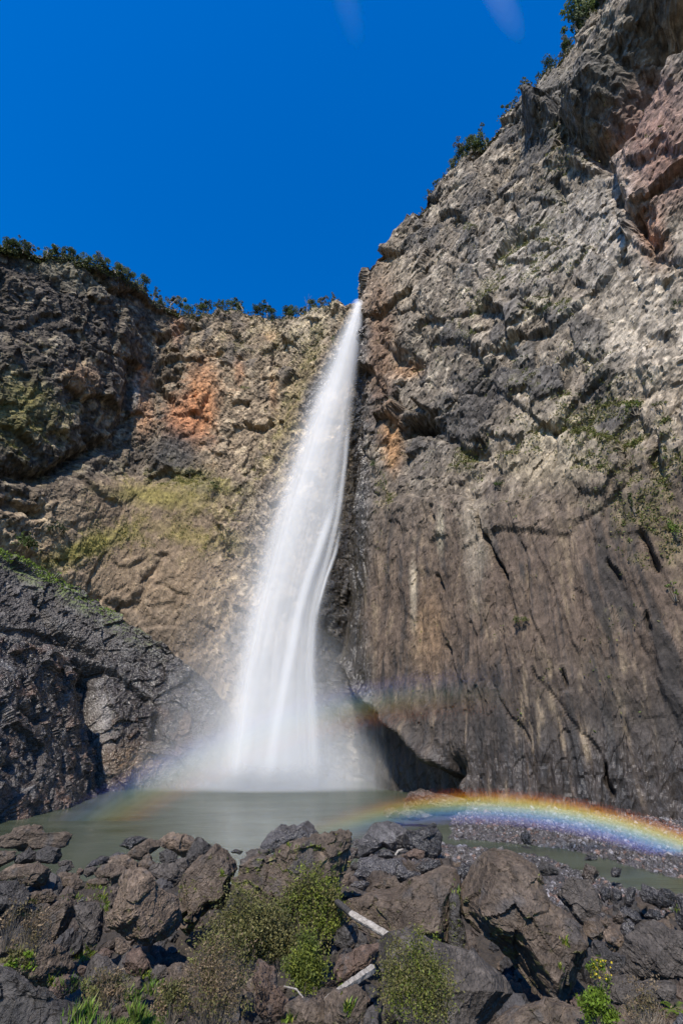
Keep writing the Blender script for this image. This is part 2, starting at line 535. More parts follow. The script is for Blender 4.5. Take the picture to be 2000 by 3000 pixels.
# ------------------------------------------------------------------ the amphitheatre wall on the left
L_base = [(70, 182, 0), (2, 184, 0), (-22, 181, 0), (-40, 188, 0), (-58, 199, 0), (-95, 196, 0), (-119, 172, 0), (-135, 125, 0), (-138, 60, 0)]
L_rim = [rimz(1330, 885, 178), rimz(1085, 887, 179), rimz(1050, 889, 177), rimz(955, 908, 186), rimz(850, 938, 204), rimz(500, 908, 206), rimz(335, 785, 168), rimz(0, 712, 137), (-162, 96, 176)]
L_cap = [(p[0] - 25, p[1] + 60, p[2] + 4) for p in L_rim]
for k in (0, 1, 2, 3):
    L_cap[k] = (L_rim[k][0] - 6, L_rim[k][1] + 60, L_rim[k][2] - 4)
nu, nv = 470, 440
P, U, V, CAPW, nmain = loft(L_base, L_rim, nu, nv, lambda v: max(v, 0) ** 1.15, L_cap, [0.9, 0.6, 0.9, 0.9, 2.2, 1.4, 1.6, 0.4])
N = grid_normals(P, nu, nv)
px, py = project(P)
Q = warp(P, 26.0, 7.0, 303)
f1, r1, e1 = facets(Q / np.array([22, 22, 26.0]), 301, 0.9, 0.7)
f2, r2, e2 = facets(warp(P, 9.0, 2.6, 308) / np.array([8.0, 8.0, 11.0]), 302, 1.3, 0.35)
f3, r3, e3 = facets(warp(P, 4.0, 1.2, 312) / np.array([3.4, 3.4, 4.6]), 303, 0.95, 0.7)
f4, r4, e4 = facets(P / np.array([1.6, 1.6, 2.2]), 304, 0.9, 0.7)
slab = smooth(1370, 1450, py + 30 * noise3(P / 20, 5)) * smooth(60, 330, px) * smooth(760, 560, px)
d = (3.3 * f1 + 1.8 * f2) * (1 - 0.75 * slab) + terraces(P, 345) * (1 - 0.8 * slab) - (1 - 0.7 * slab) * smooth(-0.15, 0.25, noise3(P / 13.0, 344)) * (1.5 * np.exp(-(e1 / 0.035) ** 2) + 0.9 * np.exp(-(e2 / 0.06) ** 2)) + 4.0 * fbm(P / 45.0, 3, 341)
px, py = px + 12 * noise3(P / 7.0, 377) + 10 * noise3(P / 2.6, 378), py + 12 * noise3(P / 7.0 + 8, 379) + 10 * noise3(P / 2.6 + 3, 380)
d += 7.0 * slab * smooth(2000, 1700, py)
d += groove([(250, 745), (330, 850), (380, 860)], 11, 4) + groove([(480, 990), (545, 955), (575, 930)], 13, 5.5)
d += groove([(500, 1170), (455, 1120), (520, 1095)], 12, 4.5) + groove([(395, 1080), (375, 1180), (350, 1300)], 18, 4)
d += groove([(0, 1380), (120, 1400), (210, 1360), (300, 1300)], 20, 7) + groove([(0, 1480), (110, 1500)], 16, 6)
d += groove([(640, 1545), (660, 1600), (675, 1640)], 7, 3.5) + groove([(495, 1640), (450, 1700), (400, 1780), (350, 1790)], 13, 3)
d += groove([(480, 1730), (560, 1760)], 6, 1.3) + groove([(230, 1740), (370, 1810)], 8, 2)
d += groove([(690, 990), (705, 1010)], 12, 3)
# recess of the fall and the gully of wet rock beside the lip
d += -3.5 * np.exp(-(seg_dist(px, py, [(1060, 900), (960, 1100), (880, 1300)]) / 26) ** 2)
d = soften(d, nu, nv)
rimfade = 1 - 0.6 * smooth(0.0, 0.3, CAPW)
lipfade = 1 - 0.8 * blob(px, py, 1055, 890, 30, 40)
P2 = P + N * (d * rimfade * lipfade)[:, None]
P2, r3, r4 = second_relief(P2, nu, nv, (0.82 - 0.42 * slab) * lipfade, 350)
nrm = grid_normals(P2, nu, nv)
px, py = project(P2)
n_big = fbm(P / 30.0, 4, 401)
n_mid = fbm(P / 8.0, 4, 402)
n_fine = fbm(P / 2.2, 3, 403)
streak = fbm(warp(P, 25, 3, 455) / np.array([2.6, 2.6, 45.0]), 4, 404, 0.65)
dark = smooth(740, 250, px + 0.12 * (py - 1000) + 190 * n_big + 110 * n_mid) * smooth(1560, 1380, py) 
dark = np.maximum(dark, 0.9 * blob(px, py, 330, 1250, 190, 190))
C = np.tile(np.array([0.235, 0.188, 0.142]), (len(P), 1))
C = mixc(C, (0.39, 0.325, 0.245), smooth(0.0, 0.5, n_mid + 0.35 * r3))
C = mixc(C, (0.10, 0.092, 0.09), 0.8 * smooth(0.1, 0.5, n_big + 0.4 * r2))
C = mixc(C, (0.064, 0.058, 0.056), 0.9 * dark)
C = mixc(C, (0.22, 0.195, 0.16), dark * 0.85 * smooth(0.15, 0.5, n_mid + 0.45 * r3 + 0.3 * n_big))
C = mixc(C, (0.205, 0.158, 0.118), 0.85 * slab)
C = mixc(C, (0.12, 0.105, 0.095), 0.55 * smooth(1720, 1880, py + 60 * n_mid) * slab)
C = mixc(C, (0.08, 0.078, 0.08), 0.8 * smooth(0.15, 0.5, -streak) * smooth(1780, 1900, py))
stain(590, 1180, 50, 110, (0.43, 0.215, 0.11), 0.9, 5)
stain(545, 1230, 60, 70, (0.38, 0.18, 0.10), 0.85, 0)
stain(415, 1110, 22, 40, (0.42, 0.22, 0.12), 0.8, 0)
stain(425, 1220, 28, 60, (0.36, 0.22, 0.14), 0.8, 0)
stain(520, 950, 20, 60, (0.34, 0.21, 0.15), 0.7, 0)
stain(240, 1110, 60, 45, (0.30, 0.19, 0.12), 0.55, 0)
stain(795, 985, 24, 16, (0.42, 0.28, 0.17), 0.8, 0)
stain(700, 1090, 16, 40, (0.36, 0.2, 0.12), 0.6, 0)
stain(800, 1150, 12, 50, (0.36, 0.22, 0.13), 0.6, 0)
stain(900, 960, 120, 70, (0.38, 0.34, 0.27), 0.6, -40)
stain(510, 1330, 80, 70, (0.06, 0.063, 0.07), 0.85, 0)
stain(400, 1140, 12, 60, (0.3, 0.31, 0.33), 0.6, 5, 0.3)
stain(600, 1420, 130, 30, (0.15, 0.15, 0.06), 0.6, 10)
stain(470, 1455, 170, 40, (0.22, 0.20, 0.06), 0.75, 6, 0.3)
stain(260, 1600, 170, 34, (0.21, 0.20, 0.05), 0.8, -20, 0.3)
stain(560, 1570, 190, 30, (0.21, 0.18, 0.07), 0.6, 15, 0.35)
stain(60, 1200, 110, 120, (0.14, 0.14, 0.045), 0.55, 0, 0.3)
stain(860, 1180, 34, 240, (0.24, 0.20, 0.10), 0.5, 18, 0.3)
stain(180, 790, 160, 40, (0.2, 0.19, 0.15), 0.6, 20)
wet = np.exp(-(seg_dist(px, py, [(1062, 895), (1050, 960), (965, 1080), (900, 1200)]) / 24) ** 2)
wet = np.maximum(wet, smooth(1020, 1045, px) * smooth(900, 930, py))
wet = np.maximum(wet, 0.55 * smooth(640, 760, px) * smooth(1250, 1500, py))
wet = np.maximum(wet, smooth(880, 930, px) * smooth(1500, 1700, py))
C = mixc(C, (0.075, 0.073, 0.075), 0.85 * np.clip(wet, 0, 1))
up = nrm[:, 2]
ledge = smooth(0.3, 0.7, up + 0.25 * n_fine)
green_zone = np.clip(1.2 * blob(px, py, 80, 1200, 150, 160) + 1.4 * blob(px, py, 560, 1410, 170, 50, 8) + 1.5 * blob(px, py, 270, 1600, 260, 60, -22)
                     + 1.2 * blob(px, py, 560, 1560, 220, 80) + 1.2 * blob(px, py, 60, 740, 160, 50, 15) + 0.9 * blob(px, py, 800, 1000, 250, 70)
                     + blob(px, py, 820, 1250, 60, 320, 20) + 0.12, 0, 1.4)
moss = np.clip(smooth(0.0, 0.4, n_mid + 0.6 * n_fine + 0.25 * green_zone - 0.1), 0, 1) * np.clip(0.28 + ledge, 0, 1) * green_zone * (1 - smooth(0.2, 0.6, wet))
C = mixc(C, (0.185, 0.160, 0.050), np.clip(0.75 * moss, 0, 0.85))
C = mixc(C, (0.11, 0.11, 0.045), smooth(0.0, 0.4, CAPW) * smooth(1000, 960, px))
C *= (1 + 0.28 * n_fine + 0.2 * n_mid + (0.5 * r4 + 0.28 * r3) * (1 - 0.6 * slab))[:, None]
C *= np.array([0.88, 0.83, 0.74])
C = np.clip(C, 0.012, 0.6)
left_cliff = dict(P=P2, nu=nu, nv=nv, nmain=nmain, px=px, py=py, moss=moss, nrm=nrm)
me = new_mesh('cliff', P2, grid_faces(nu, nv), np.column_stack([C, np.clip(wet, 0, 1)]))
link('cliff', me, MAT_CLIFF, kind='structure', label='curving dark and tan rock cliff left of the waterfall, trees along its rim', cat='cliff')

# ------------------------------------------------------------------ wet rock shoulders at the pool's left side
MAT_WET = rock_material('wet_rock', 1.3, 0.9, dry=0.7, wet=0.17, contrast=0.4, spec=0.6)

def shoulder(base, rim, cap, nu, nv, seed, amp, feature, colour, label):
    global px, py
    P, U, V, CAPW, nmain = loft(base, rim, nu, nv, lambda v: max(v, 0) ** 1.1, cap)
    N = grid_normals(P, nu, nv)
    px, py = project(P)
    f1, r1, e1 = facets(warp(P, 14, 4, seed) / np.array([11, 11, 13.0]), seed + 1, 0.9, 0.6)
    f2, r2, e2 = facets(warp(P, 6, 1.6, seed + 3) / np.array([4.2, 4.2, 5.0]), seed + 2, 0.95, 0.6)
    f3, r3, e3 = facets(warp(P, 2, 0.5, seed + 4) / np.array([1.6, 1.6, 2.0]), seed + 3, 0.95, 0.6)
    f4, r4, e4 = facets(P / 0.8, seed + 5, 0.9, 0.6)
    d = amp * (1.9 * f1 + 0.95 * f2 + 0.42 * f3 + 0.2 * f4) + 1.6 * fbm(P / 18.0, 3, seed + 9)
    d += feature(px + 10 * noise3(P / 4, seed), py + 10 * noise3(P / 4 + 5, seed))
    P2 = P + N * (d * (1 - 0.7 * smooth(0, 0.3, CAPW)) * smooth(-0.1, 0.1, 0.12 + V))[:, None]
    nrm = grid_normals(P2, nu, nv)
    px, py = project(P2)
    C, wet = colour(P, nrm, r2, r3)
    me = new_mesh('rock_shoulder', P2, grid_faces(nu, nv), np.column_stack([C, wet]))
    link('rock_shoulder', me, MAT_WET, kind='structure', label=label, cat='rock')
    return P2, nrm

def feat_mid(px, py):
    g = groove([(262, 1985), (262, 2080), (262, 2200), (266, 2320)], 24, 7)
    g = g + groove([(110, 1760), (170, 1850), (280, 1920)], 13, 3.5) + groove([(455, 2160), (460, 2100)], 13, 3.5)
    return g + 3.0 * blob(px, py, 330, 2180, 55, 130) + groove([(220, 1940), (330, 1980), (430, 2050)], 10, 2.5)

def col_mid(P, nrm, r2, r3):
    n_mid, n_fine = fbm(P / 6.0, 4, 501), fbm(P / 1.5, 3, 502)
    C = np.tile(np.array([0.05, 0.043, 0.039]), (len(P), 1))
    C = mixc(C, (0.11, 0.10, 0.092), smooth(0.05, 0.5, n_mid + 0.35 * r3))
    C = mixc(C, (0.10, 0.062, 0.04), 0.8 * smooth(0.15, 0.5, -n_mid + 0.3 * r2) * smooth(2000, 2100, py))
    C = mixc(C, (0.24, 0.22, 0.205), 0.75 * blob(px, py, 305, 2110, 32, 75) * smooth(-0.3, 0.4, n_mid + 0.4))
    C = mixc(C, (0.22, 0.145, 0.085), 0.7 * blob(px, py, 380, 2230, 80, 50))
    rl = np.interp(px, [-300, 0, 170, 330, 500, 700], [1500, 1610, 1690, 1790, 1900, 2130])
    moss = smooth(60, 5, py - rl - 25 + 25 * n_mid) * smooth(560, 250, px) * smooth(-0.1, 0.3, n_mid + n_fine + 0.1) * smooth(0.15, 0.55, nrm[:, 2])
    C = mixc(C, (0.14, 0.19, 0.035), 0.8 * np.clip(moss, 0, 1))
    C *= (1 + 0.35 * n_fine + 0.2 * n_mid)[:, None]
    wet = smooth(1700, 2000, py) * (1 - moss)
    return np.clip(C, 0.012, 0.5), np.clip(0.35 + 0.65 * wet, 0, 1) * (1 - moss)

M_base = [(-90, 85, 0), (-80, 118, 0), (-71, 139, 0), (-66, 148, 0), (-58, 158, 0), (-46, 163, 0), (-36, 165, 0), (-27, 167, 0)]
M_rim = [rimz(-320, 1490, 112), rimz(0, 1615, 138), rimz(170, 1695, 153), rimz(330, 1795, 162), rimz(500, 1905, 168), rimz(620, 2005, 170), rimz(700, 2130, 171), rimz(745, 2285, 172)]
M_cap = [(p[0] - 6, p[1] + 26, p[2] - 3) for p in M_rim]
MID_P, MID_N = shoulder(M_base, M_rim, M_cap, 300, 250, 520, 0.75, feat_mid, col_mid, 'dark wet rock shoulder sloping down to the pool, left of the waterfall foot')

def feat_front(px, py):
    return groove([(60, 2080), (110, 2110), (135, 2100)], 12, 2.5) + groove([(0, 2190), (40, 2240)], 10, 2) + groove([(180, 2050), (225, 2180), (250, 2280)], 8, 1.8)

def col_front(P, nrm, r2, r3):
    n_mid, n_fine = fbm(P / 5.0, 4, 601), fbm(P / 1.2, 3, 602)
    C = np.tile(np.array([0.052, 0.045, 0.042]), (len(P), 1))
    C = mixc(C, (0.115, 0.07, 0.05), 0.75 * smooth(0.08, 0.45, n_mid + 0.3 * r2))
    C = mixc(C, (0.16, 0.155, 0.155), 0.7 * smooth(0.2, 0.6, -n_mid + 0.35 * r3))
    C *= (1 + 0.35 * n_fine + 0.2 * n_mid)[:, None]
    return np.clip(C, 0.012, 0.5), np.full(len(P), 0.85)

F_base = [(-95, 60, 0), tuple(at_z(-120, 2445, 0)), tuple(at_z(0, 2413, 0)), tuple(at_z(100, 2388, 0)), tuple(at_z(205, 2358, 0)), tuple(at_z(283, 2332, 0)), (-74, 150, 0), (-84, 160, 0)]
F_rim = [rimz(-500, 1700, 70), rimz(-150, 1820, 98), rimz(0, 1866, 110), rimz(120, 1908, 122), rimz(205, 1962, 136), rimz(232, 2090, 145), rimz(215, 2100, 158), rimz(180, 2100, 166)]
F_cap = [(p[0] - 12, p[1] + 22, p[2] - 6) for p in F_rim]
FRONT_P, FRONT_N = shoulder(F_base, F_rim, F_cap, 230, 230, 620, 0.85, feat_front, col_front, 'dark wet rock bluff standing in the pool at the left edge')
# ------------------------------------------------------------------ pool
t = NT('pool_water')
pos = t.add('ShaderNodeNewGeometry').outputs['Position']
b = t.add('ShaderNodeBsdfPrincipled')
mp = t.add('ShaderNodeMapping')
mp.inputs['Scale'].default_value = (0.05, 0.16, 1)
t.link(pos, mp.inputs['Vector'])
n = t.noise(mp.outputs['Vector'], 1.0, 4, 0.55)
mix = t.add('ShaderNodeMix', data_type='RGBA')
mix.inputs['A'].default_value = (0.040, 0.050, 0.030, 1)
mix.inputs['B'].default_value = (0.066, 0.080, 0.058, 1)
t.link(t.ramp(n, 0.35, 0.65), mix.inputs['Factor'])
t.link(mix.outputs['Result'], b.inputs['Base Color'])
b.inputs['Roughness'].default_value = 0.22
b.inputs['IOR'].default_value = 1.33
mp2 = t.add('ShaderNodeMapping')
mp2.inputs['Scale'].default_value = (0.35, 0.9, 1)
t.link(pos, mp2.inputs['Vector'])
n2 = t.noise(mp2.outputs['Vector'], 1.0, 3, 0.5)
bm = t.add('ShaderNodeBump')
bm.inputs['Strength'].default_value = 0.5
bm.inputs['Distance'].default_value = 0.35
t.link(t.math('ADD', n, t.math('MULTIPLY', n2, 0.35)), bm.inputs['Height'])
t.link(bm.outputs['Normal'], b.inputs['Normal'])
t.link(b.outputs['BSDF'], t.out.inputs['Surface'])
MAT_POOL = t.m
gx, gy = np.meshgrid(np.linspace(-220, 220, 45), np.linspace(30, 260, 24))
me = new_mesh('pool', np.column_stack([gx.ravel(), gy.ravel(), np.zeros(gx.size)]), grid_faces(45, 24), smooth_shade=True)
link('pool', me, MAT_POOL, kind='structure', label='murky green plunge pool below the waterfall', cat='pool')

# ------------------------------------------------------------------ waterfall: nested, bowed veils of falling water
def water_material(name, density, streaks, left_soft, right_soft, contrast, foot_fade=True, seed=0.0, head=None, tail=None):
    t = NT(name)
    uvn = t.add('ShaderNodeUVMap', uv_map='uv')
    sep = t.add('ShaderNodeSeparateXYZ')
    t.link(uvn.outputs['UV'], sep.inputs[0])
    u, v = sep.outputs['X'], sep.outputs['Y']
    comb = t.add('ShaderNodeCombineXYZ')
    t.link(t.math('MULTIPLY', u, streaks), comb.inputs['X'])
    t.link(t.math('MULTIPLY', v, 1.1), comb.inputs['Y'])
    comb.inputs['Z'].default_value = seed
    n1 = t.noise(comb.outputs['Vector'], 1.0, 3.0, 0.5)
    comb2 = t.add('ShaderNodeCombineXYZ')
    t.link(t.math('MULTIPLY', u, streaks * 3.2), comb2.inputs['X'])
    t.link(t.math('MULTIPLY', v, 2.2), comb2.inputs['Y'])
    comb2.inputs['Z'].default_value = seed + 4.0
    n2 = t.noise(comb2.outputs['Vector'], 1.0, 3.0, 0.5)
    s = t.math('ADD', t.math('MULTIPLY', n1, 0.65), t.math('MULTIPLY', n2, 0.35))
    s = t.ramp(s, 0.5 - 0.22, 0.5 + 0.22, 1 - contrast, 1.0)
    def smoother(val, a, b_):
        nd = t.add('ShaderNodeMapRange', clamp=True, interpolation_type='SMOOTHERSTEP')
        t.link(val, nd.inputs['Value'])
        nd.inputs['From Min'].default_value = a
        nd.inputs['From Max'].default_value = b_
        return nd.outputs['Result']
    e = t.math('MULTIPLY', smoother(u, 0.0, left_soft), smoother(u, 1.0, 1.0 - right_soft))
    a = t.math('MULTIPLY', t.math('MULTIPLY', s, e), density)
    a = t.math('MULTIPLY', a, smoother(v, 1.0, 0.93) if foot_fade else 1.0)
    if head is not None:
        a = t.math('MULTIPLY', a, smoother(v, head, head + 0.12))
    if tail is not None:
        a = t.math('MULTIPLY', a, smoother(v, tail, tail - 0.1))
    d = t.add('ShaderNodeBsdfDiffuse')
    d.inputs['Color'].default_value = (0.88, 0.885, 0.89, 1)
    tl = t.add('ShaderNodeBsdfTranslucent')
    tl.inputs['Color'].default_value = (0.88, 0.885, 0.89, 1)
    m0 = t.add('ShaderNodeMixShader')
    m0.inputs[0].default_value = 0.25
    t.link(d.outputs[0], m0.inputs[1])
    t.link(tl.outputs[0], m0.inputs[2])
    tr = t.add('ShaderNodeBsdfTransparent')
    m1 = t.add('ShaderNodeMixShader')
    t.link(a, m1.inputs[0])
    t.link(tr.outputs[0], m1.inputs[1])
    t.link(m0.outputs[0], m1.inputs[2])
    t.link(m1.outputs[0], t.out.inputs['Surface'])
    return t.m

FALL_Y = [(890, 174), (930, 170.5), (1000, 166.5), (1200, 161), (1500, 157.5), (1900, 156), (2310, 156)]

def veil(name, table, mat, parent, bow, dy=0.0, nu=25, nv=120, label=None):
    """table rows: py, left px, right px; the veil is bowed towards the viewer by bow metres"""
    T = np.array(table, float)
    py_ = np.linspace(T[0, 0], T[-1, 0], nv)
    Lx, Rx = np.interp(py_, T[:, 0], T[:, 1]), np.interp(py_, T[:, 0], T[:, 2])
    k = np.ones(9) / 9
    pad = lambda a: np.convolve(np.concatenate([np.full(4, a[0]), a, np.full(4, a[-1])]), k, 'valid')
    Lx, Rx = pad(Lx), pad(Rx)
    V, uv = [], []
    for j in range(nv):
        Y = lerp_table(py_[j], FALL_Y) + dy
        for i in range(nu):
            s = i / (nu - 1)
            p = at(Lx[j] + (Rx[j] - Lx[j]) * s, py_[j], Y)
            off = bow * min(1.0, 0.25 + (Rx[j] - Lx[j]) / 180.0) * (1 - (2 * s - 1) ** 2)
            V.append((p[0], p[1] - off, max(p[2], 0.03)))
            uv.append((s, (py_[j] - 890) / 1420.0))
    me = new_mesh(name, V, grid_faces(nu, nv), uv=uv, smooth_shade=True)
    return link(name, me, mat, parent=parent, label=label)

MAIN = [(893, 1040, 1068), (950, 1005, 1064), (1050, 955, 1056), (1200, 890, 1040), (1350, 825, 1024), (1500, 765, 1012), (1650, 725, 985), (1800, 690, 955),
        (1950, 665, 945), (2100, 645, 945), (2200, 640, 948), (2308, 632, 958)]
fall = veil('waterfall', [(r[0], r[1] - 2 - (r[0] - 893) * 0.02, r[2]) for r in MAIN], water_material('falling_water', 0.6, 11.0, 0.78, 0.2, 0.6, seed=1.0), None, 5.0)
fall['label'] = 'long white waterfall veil plunging from the notch between the two cliffs'
fall['category'] = 'waterfall'
mist_veil = [(r[0], r[1] - 8 - (r[0] - 893) * 0.085, r[2] + 4 + (r[0] - 893) * 0.012) for r in MAIN]
veil('water_veil', mist_veil, water_material('thin_water', 0.40, 3.0, 0.7, 0.28, 0.3, seed=7.0), fall, 7.0, -1.5)
CORE = [(893, 1043, 1068), (960, 1010, 1062), (1050, 972, 1048), (1200, 905, 1022), (1350, 850, 985), (1500, 795, 945), (1650, 755, 900), (1800, 715, 860), (2000, 685, 800), (2308, 640, 760)]
veil('water_core', CORE, water_material('dense_water', 0.7, 6.0, 0.5, 0.5, 0.6, seed=13.0), fall, 4.0, -2.5)
S1 = [(1420, 985, 1010), (1520, 945, 985), (1600, 915, 960), (1700, 880, 925), (1800, 850, 900), (1900, 830, 885), (2000, 808, 865), (2150, 780, 840), (2306, 745, 825)]
veil('water_strand', S1, water_material('bright_strand', 0.7, 2.0, 0.5, 0.5, 0.35, seed=21.0, head=0.373), fall, 2.5, -4.0)
S2 = [(1180, 1012, 1040), (1350, 1000, 1022), (1500, 978, 1006), (1600, 955, 985), (1700, 925, 960), (1800, 900, 935), (1950, 885, 930), (2100, 885, 945), (2306, 880, 965)]
veil('water_strand', S2, water_material('side_strand', 0.4, 2.0, 0.5, 0.5, 0.4, seed=27.0, head=0.204), fall, 2.0, -3.2)
S3 = [(1500, 1000, 1014), (1560, 985, 1004), (1620, 972, 992), (1700, 945, 962), (1780, 922, 940), (1850, 915, 935)]
veil('water_strand', S3, water_material('thin_strand', 0.6, 2.0, 0.5, 0.5, 0.5, foot_fade=False, seed=33.0, head=0.43, tail=0.676), fall, 1.2, -3.8)
S4 = [(1050, 950, 1010), (1300, 865, 925), (1600, 760, 830), (1900, 690, 770), (2306, 620, 730)]
veil('water_strand', S4, water_material('left_strand', 0.3, 2.0, 0.5, 0.5, 0.4, seed=41.0, head=0.113), fall, 2.5, -3.0)

# ------------------------------------------------------------------ spray where the fall meets the pool
def spray_material(name, density, color=(1, 1, 1), g=-0.45):
    t = NT(name)
    v = t.add('ShaderNodeVolumeScatter')
    v.inputs['Color'].default_value = (*color, 1)
    v.inputs['Density'].default_value = density
    v.inputs['Anisotropy'].default_value = g
    t.link(v.outputs[0], t.out.inputs['Volume'])
    return t.m

def ellipsoid_mesh(name, centers, nu=24, nv=14):
    V, F, base = [], [], 0
    for (cx, cy, cz, rx, ry, rz) in centers:
        for j in range(nv + 1):
            th = math.pi * j / nv
            for i in range(nu):
                ph = 2 * math.pi * i / nu
                V.append((cx + rx * math.sin(th) * math.cos(ph), cy + ry * math.sin(th) * math.sin(ph), cz + rz * math.cos(th)))
        for j in range(nv):
            for i in range(nu):
                a, b_ = base + j * nu + i, base + j * nu + (i + 1) % nu
                F.append((a, b_, b_ + nu, a + nu))
        base += (nv + 1) * nu
    return new_mesh(name, V, F, smooth_shade=True, closed=True)

for k, (cx, cz, rx, ry, rz, dens) in enumerate([(-20, 6, 15, 9, 30, 0.021), (-20, 3, 22, 10, 20, 0.020), (-23, 6, 31, 11, 38, 0.010), (-15, 2, 28, 10, 14, 0.014), (-27, 14, 24, 10, 70, 0.008),
                                                (-9, 8, 24, 10, 32, 0.007), (-30, 2, 34, 11, 11, 0.009)]):
    for f_ in (1.18, 0.95, 0.72):
        o = link('mist', ellipsoid_mesh('mist', [(cx, 156, cz, rx * f_, ry * f_, rz * f_)]), spray_material('mist_spray', dens * 0.42), kind='stuff',
                 label='white spray billowing over the pool at the foot of the waterfall', cat='mist')

# ------------------------------------------------------------------ rainbows in the spray: their light put in as lens-shaped bands of tinted volume
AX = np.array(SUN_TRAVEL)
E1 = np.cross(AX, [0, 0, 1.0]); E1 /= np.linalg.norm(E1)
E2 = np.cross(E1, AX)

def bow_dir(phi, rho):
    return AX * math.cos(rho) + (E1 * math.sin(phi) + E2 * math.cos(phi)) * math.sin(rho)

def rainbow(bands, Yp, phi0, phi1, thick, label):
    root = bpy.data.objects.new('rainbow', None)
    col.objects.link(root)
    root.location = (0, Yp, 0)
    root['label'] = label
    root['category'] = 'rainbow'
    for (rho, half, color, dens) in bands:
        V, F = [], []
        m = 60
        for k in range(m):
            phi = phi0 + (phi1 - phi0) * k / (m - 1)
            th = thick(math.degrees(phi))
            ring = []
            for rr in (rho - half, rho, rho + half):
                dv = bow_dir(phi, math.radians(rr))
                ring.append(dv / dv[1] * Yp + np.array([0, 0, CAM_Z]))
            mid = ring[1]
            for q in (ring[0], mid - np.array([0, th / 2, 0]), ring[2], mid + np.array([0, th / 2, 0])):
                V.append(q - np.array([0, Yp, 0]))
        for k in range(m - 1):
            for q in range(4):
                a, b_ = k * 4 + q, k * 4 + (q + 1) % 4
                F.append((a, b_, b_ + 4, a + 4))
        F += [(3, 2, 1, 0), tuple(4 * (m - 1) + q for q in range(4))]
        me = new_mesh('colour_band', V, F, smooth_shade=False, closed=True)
        link('colour_band', me, spray_material('rainbow_tint', dens, color, -0.65), parent=root)

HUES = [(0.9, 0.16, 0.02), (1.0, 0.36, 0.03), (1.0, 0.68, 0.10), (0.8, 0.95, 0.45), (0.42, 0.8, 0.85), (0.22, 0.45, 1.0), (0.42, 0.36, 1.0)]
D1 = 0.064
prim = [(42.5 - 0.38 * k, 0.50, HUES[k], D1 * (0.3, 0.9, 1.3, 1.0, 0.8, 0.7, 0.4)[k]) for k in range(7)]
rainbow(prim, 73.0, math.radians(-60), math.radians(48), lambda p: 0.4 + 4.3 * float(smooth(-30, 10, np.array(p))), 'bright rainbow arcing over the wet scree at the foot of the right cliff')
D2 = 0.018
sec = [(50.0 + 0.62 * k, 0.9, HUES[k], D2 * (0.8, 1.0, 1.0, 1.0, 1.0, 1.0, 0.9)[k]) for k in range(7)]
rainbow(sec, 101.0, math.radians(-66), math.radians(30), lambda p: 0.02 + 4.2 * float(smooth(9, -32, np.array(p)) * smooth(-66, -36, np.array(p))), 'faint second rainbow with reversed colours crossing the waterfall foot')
# ================================================================== ground under the boulders and the stream flat
G_LEFT = [(0, 9.2), (5, 8.8), (15, 7.4), (22, 6.2), (30, 4.9), (42, 3.4), (50, 2.6), (56, 0.6), (62, -1.6), (80, -4.5), (300, -4.5)]
G_MID = [(0, 9.2), (5, 8.8), (15, 7.4), (22, 6.2), (30, 4.9), (42, 3.2), (55, 2.2), (66, 1.2), (76, 0.2), (88, -2.2), (110, -4.5), (300, -4.5)]
G_RIGHT = [(0, 9.2), (5, 8.8), (15, 7.4), (22, 6.0), (30, 4.5), (38, 2.9), (46, 1.3), (52, 0.5), (60, 0.15), (74, 0.3), (85, 0.6), (105, 1.1), (125, 0.8), (150, 0.4), (300, 0.4)]
CHANNEL = [(19, 81), (27.5, 76), (31, 66), (32.5, 60.5), (44, 58), (70, 54)]

def ground_z(x, y):
    x, y = np.asarray(x, float), np.asarray(y, float)
    a = x / np.maximum(y, 1.0)
    zl, zm, zr = lerp_table(y, G_LEFT), lerp_table(y, G_MID), lerp_table(y, G_RIGHT)
    wm, wr = smooth(-0.03, 0.06, a), smooth(0.10, 0.24, a)
    z = zl * (1 - wm) + zm * wm
    z = z * (1 - wr) + zr * wr
    cd = seg_dist(x, y, CHANNEL)
    return z - 1.6 * np.exp(-(cd / 3.0) ** 2) * smooth(40, 52, y)

def pixel_ground(px, py):
    """depth at which the sight line through a pixel meets the ground"""
    d = ray(px, py)
    ys = np.linspace(8, 140, 1321)
    xs = d[0] / d[1] * ys
    zs = CAM_Z + d[2] / d[1] * ys
    hit = np.nonzero(zs <= np.maximum(ground_z(xs, ys), 0.0))[0]
    return ys[hit[0]] if len(hit) else 140.0

nx, ny = 360, 300
ang = np.linspace(-0.95, 1.05, nx)
dist = 6 * (150 / 6.0) ** np.linspace(0, 1, ny)
A, D = np.meshgrid(ang, dist)
gx, gy = (A * D).ravel(), D.ravel()
gz = ground_z(gx, gy)
sink = lambda y: (0.8 + 0.025 * y) * (1 - smooth(28, 44, y))      # the boulders stand in a bed deeper than their visible feet
P = np.column_stack([gx, gy, gz - sink(gy)])
f, r, e = facets(P / 1.1, 701, 0.9, 0.5)
f2, r2, e2 = facets(P / 0.42, 702, 0.9, 0.6)
far_ = smooth(46, 60, gy)
P[:, 2] += (0.30 * f + 0.10 * f2) * (1 - far_) + (0.22 * f + 0.16 * f2 + 0.5 * fbm(P / 6, 3, 71)) * far_ * smooth(-3, 0.2, gz)
nm = fbm(P / 2.0, 4, 703)
C = np.tile(np.array([0.036, 0.028, 0.021]), (len(P), 1))
C = mixc(C, (0.075, 0.07, 0.072), far_)
C = mixc(C, (0.10, 0.075, 0.065), far_ * smooth(0.1, 0.4, nm))
C *= (1 + 0.5 * nm)[:, None]
wetg = smooth(42, 56, gy)
me = new_mesh('ground', P, grid_faces(nx, ny), np.column_stack([np.clip(C, 0.015, 0.4), wetg]))
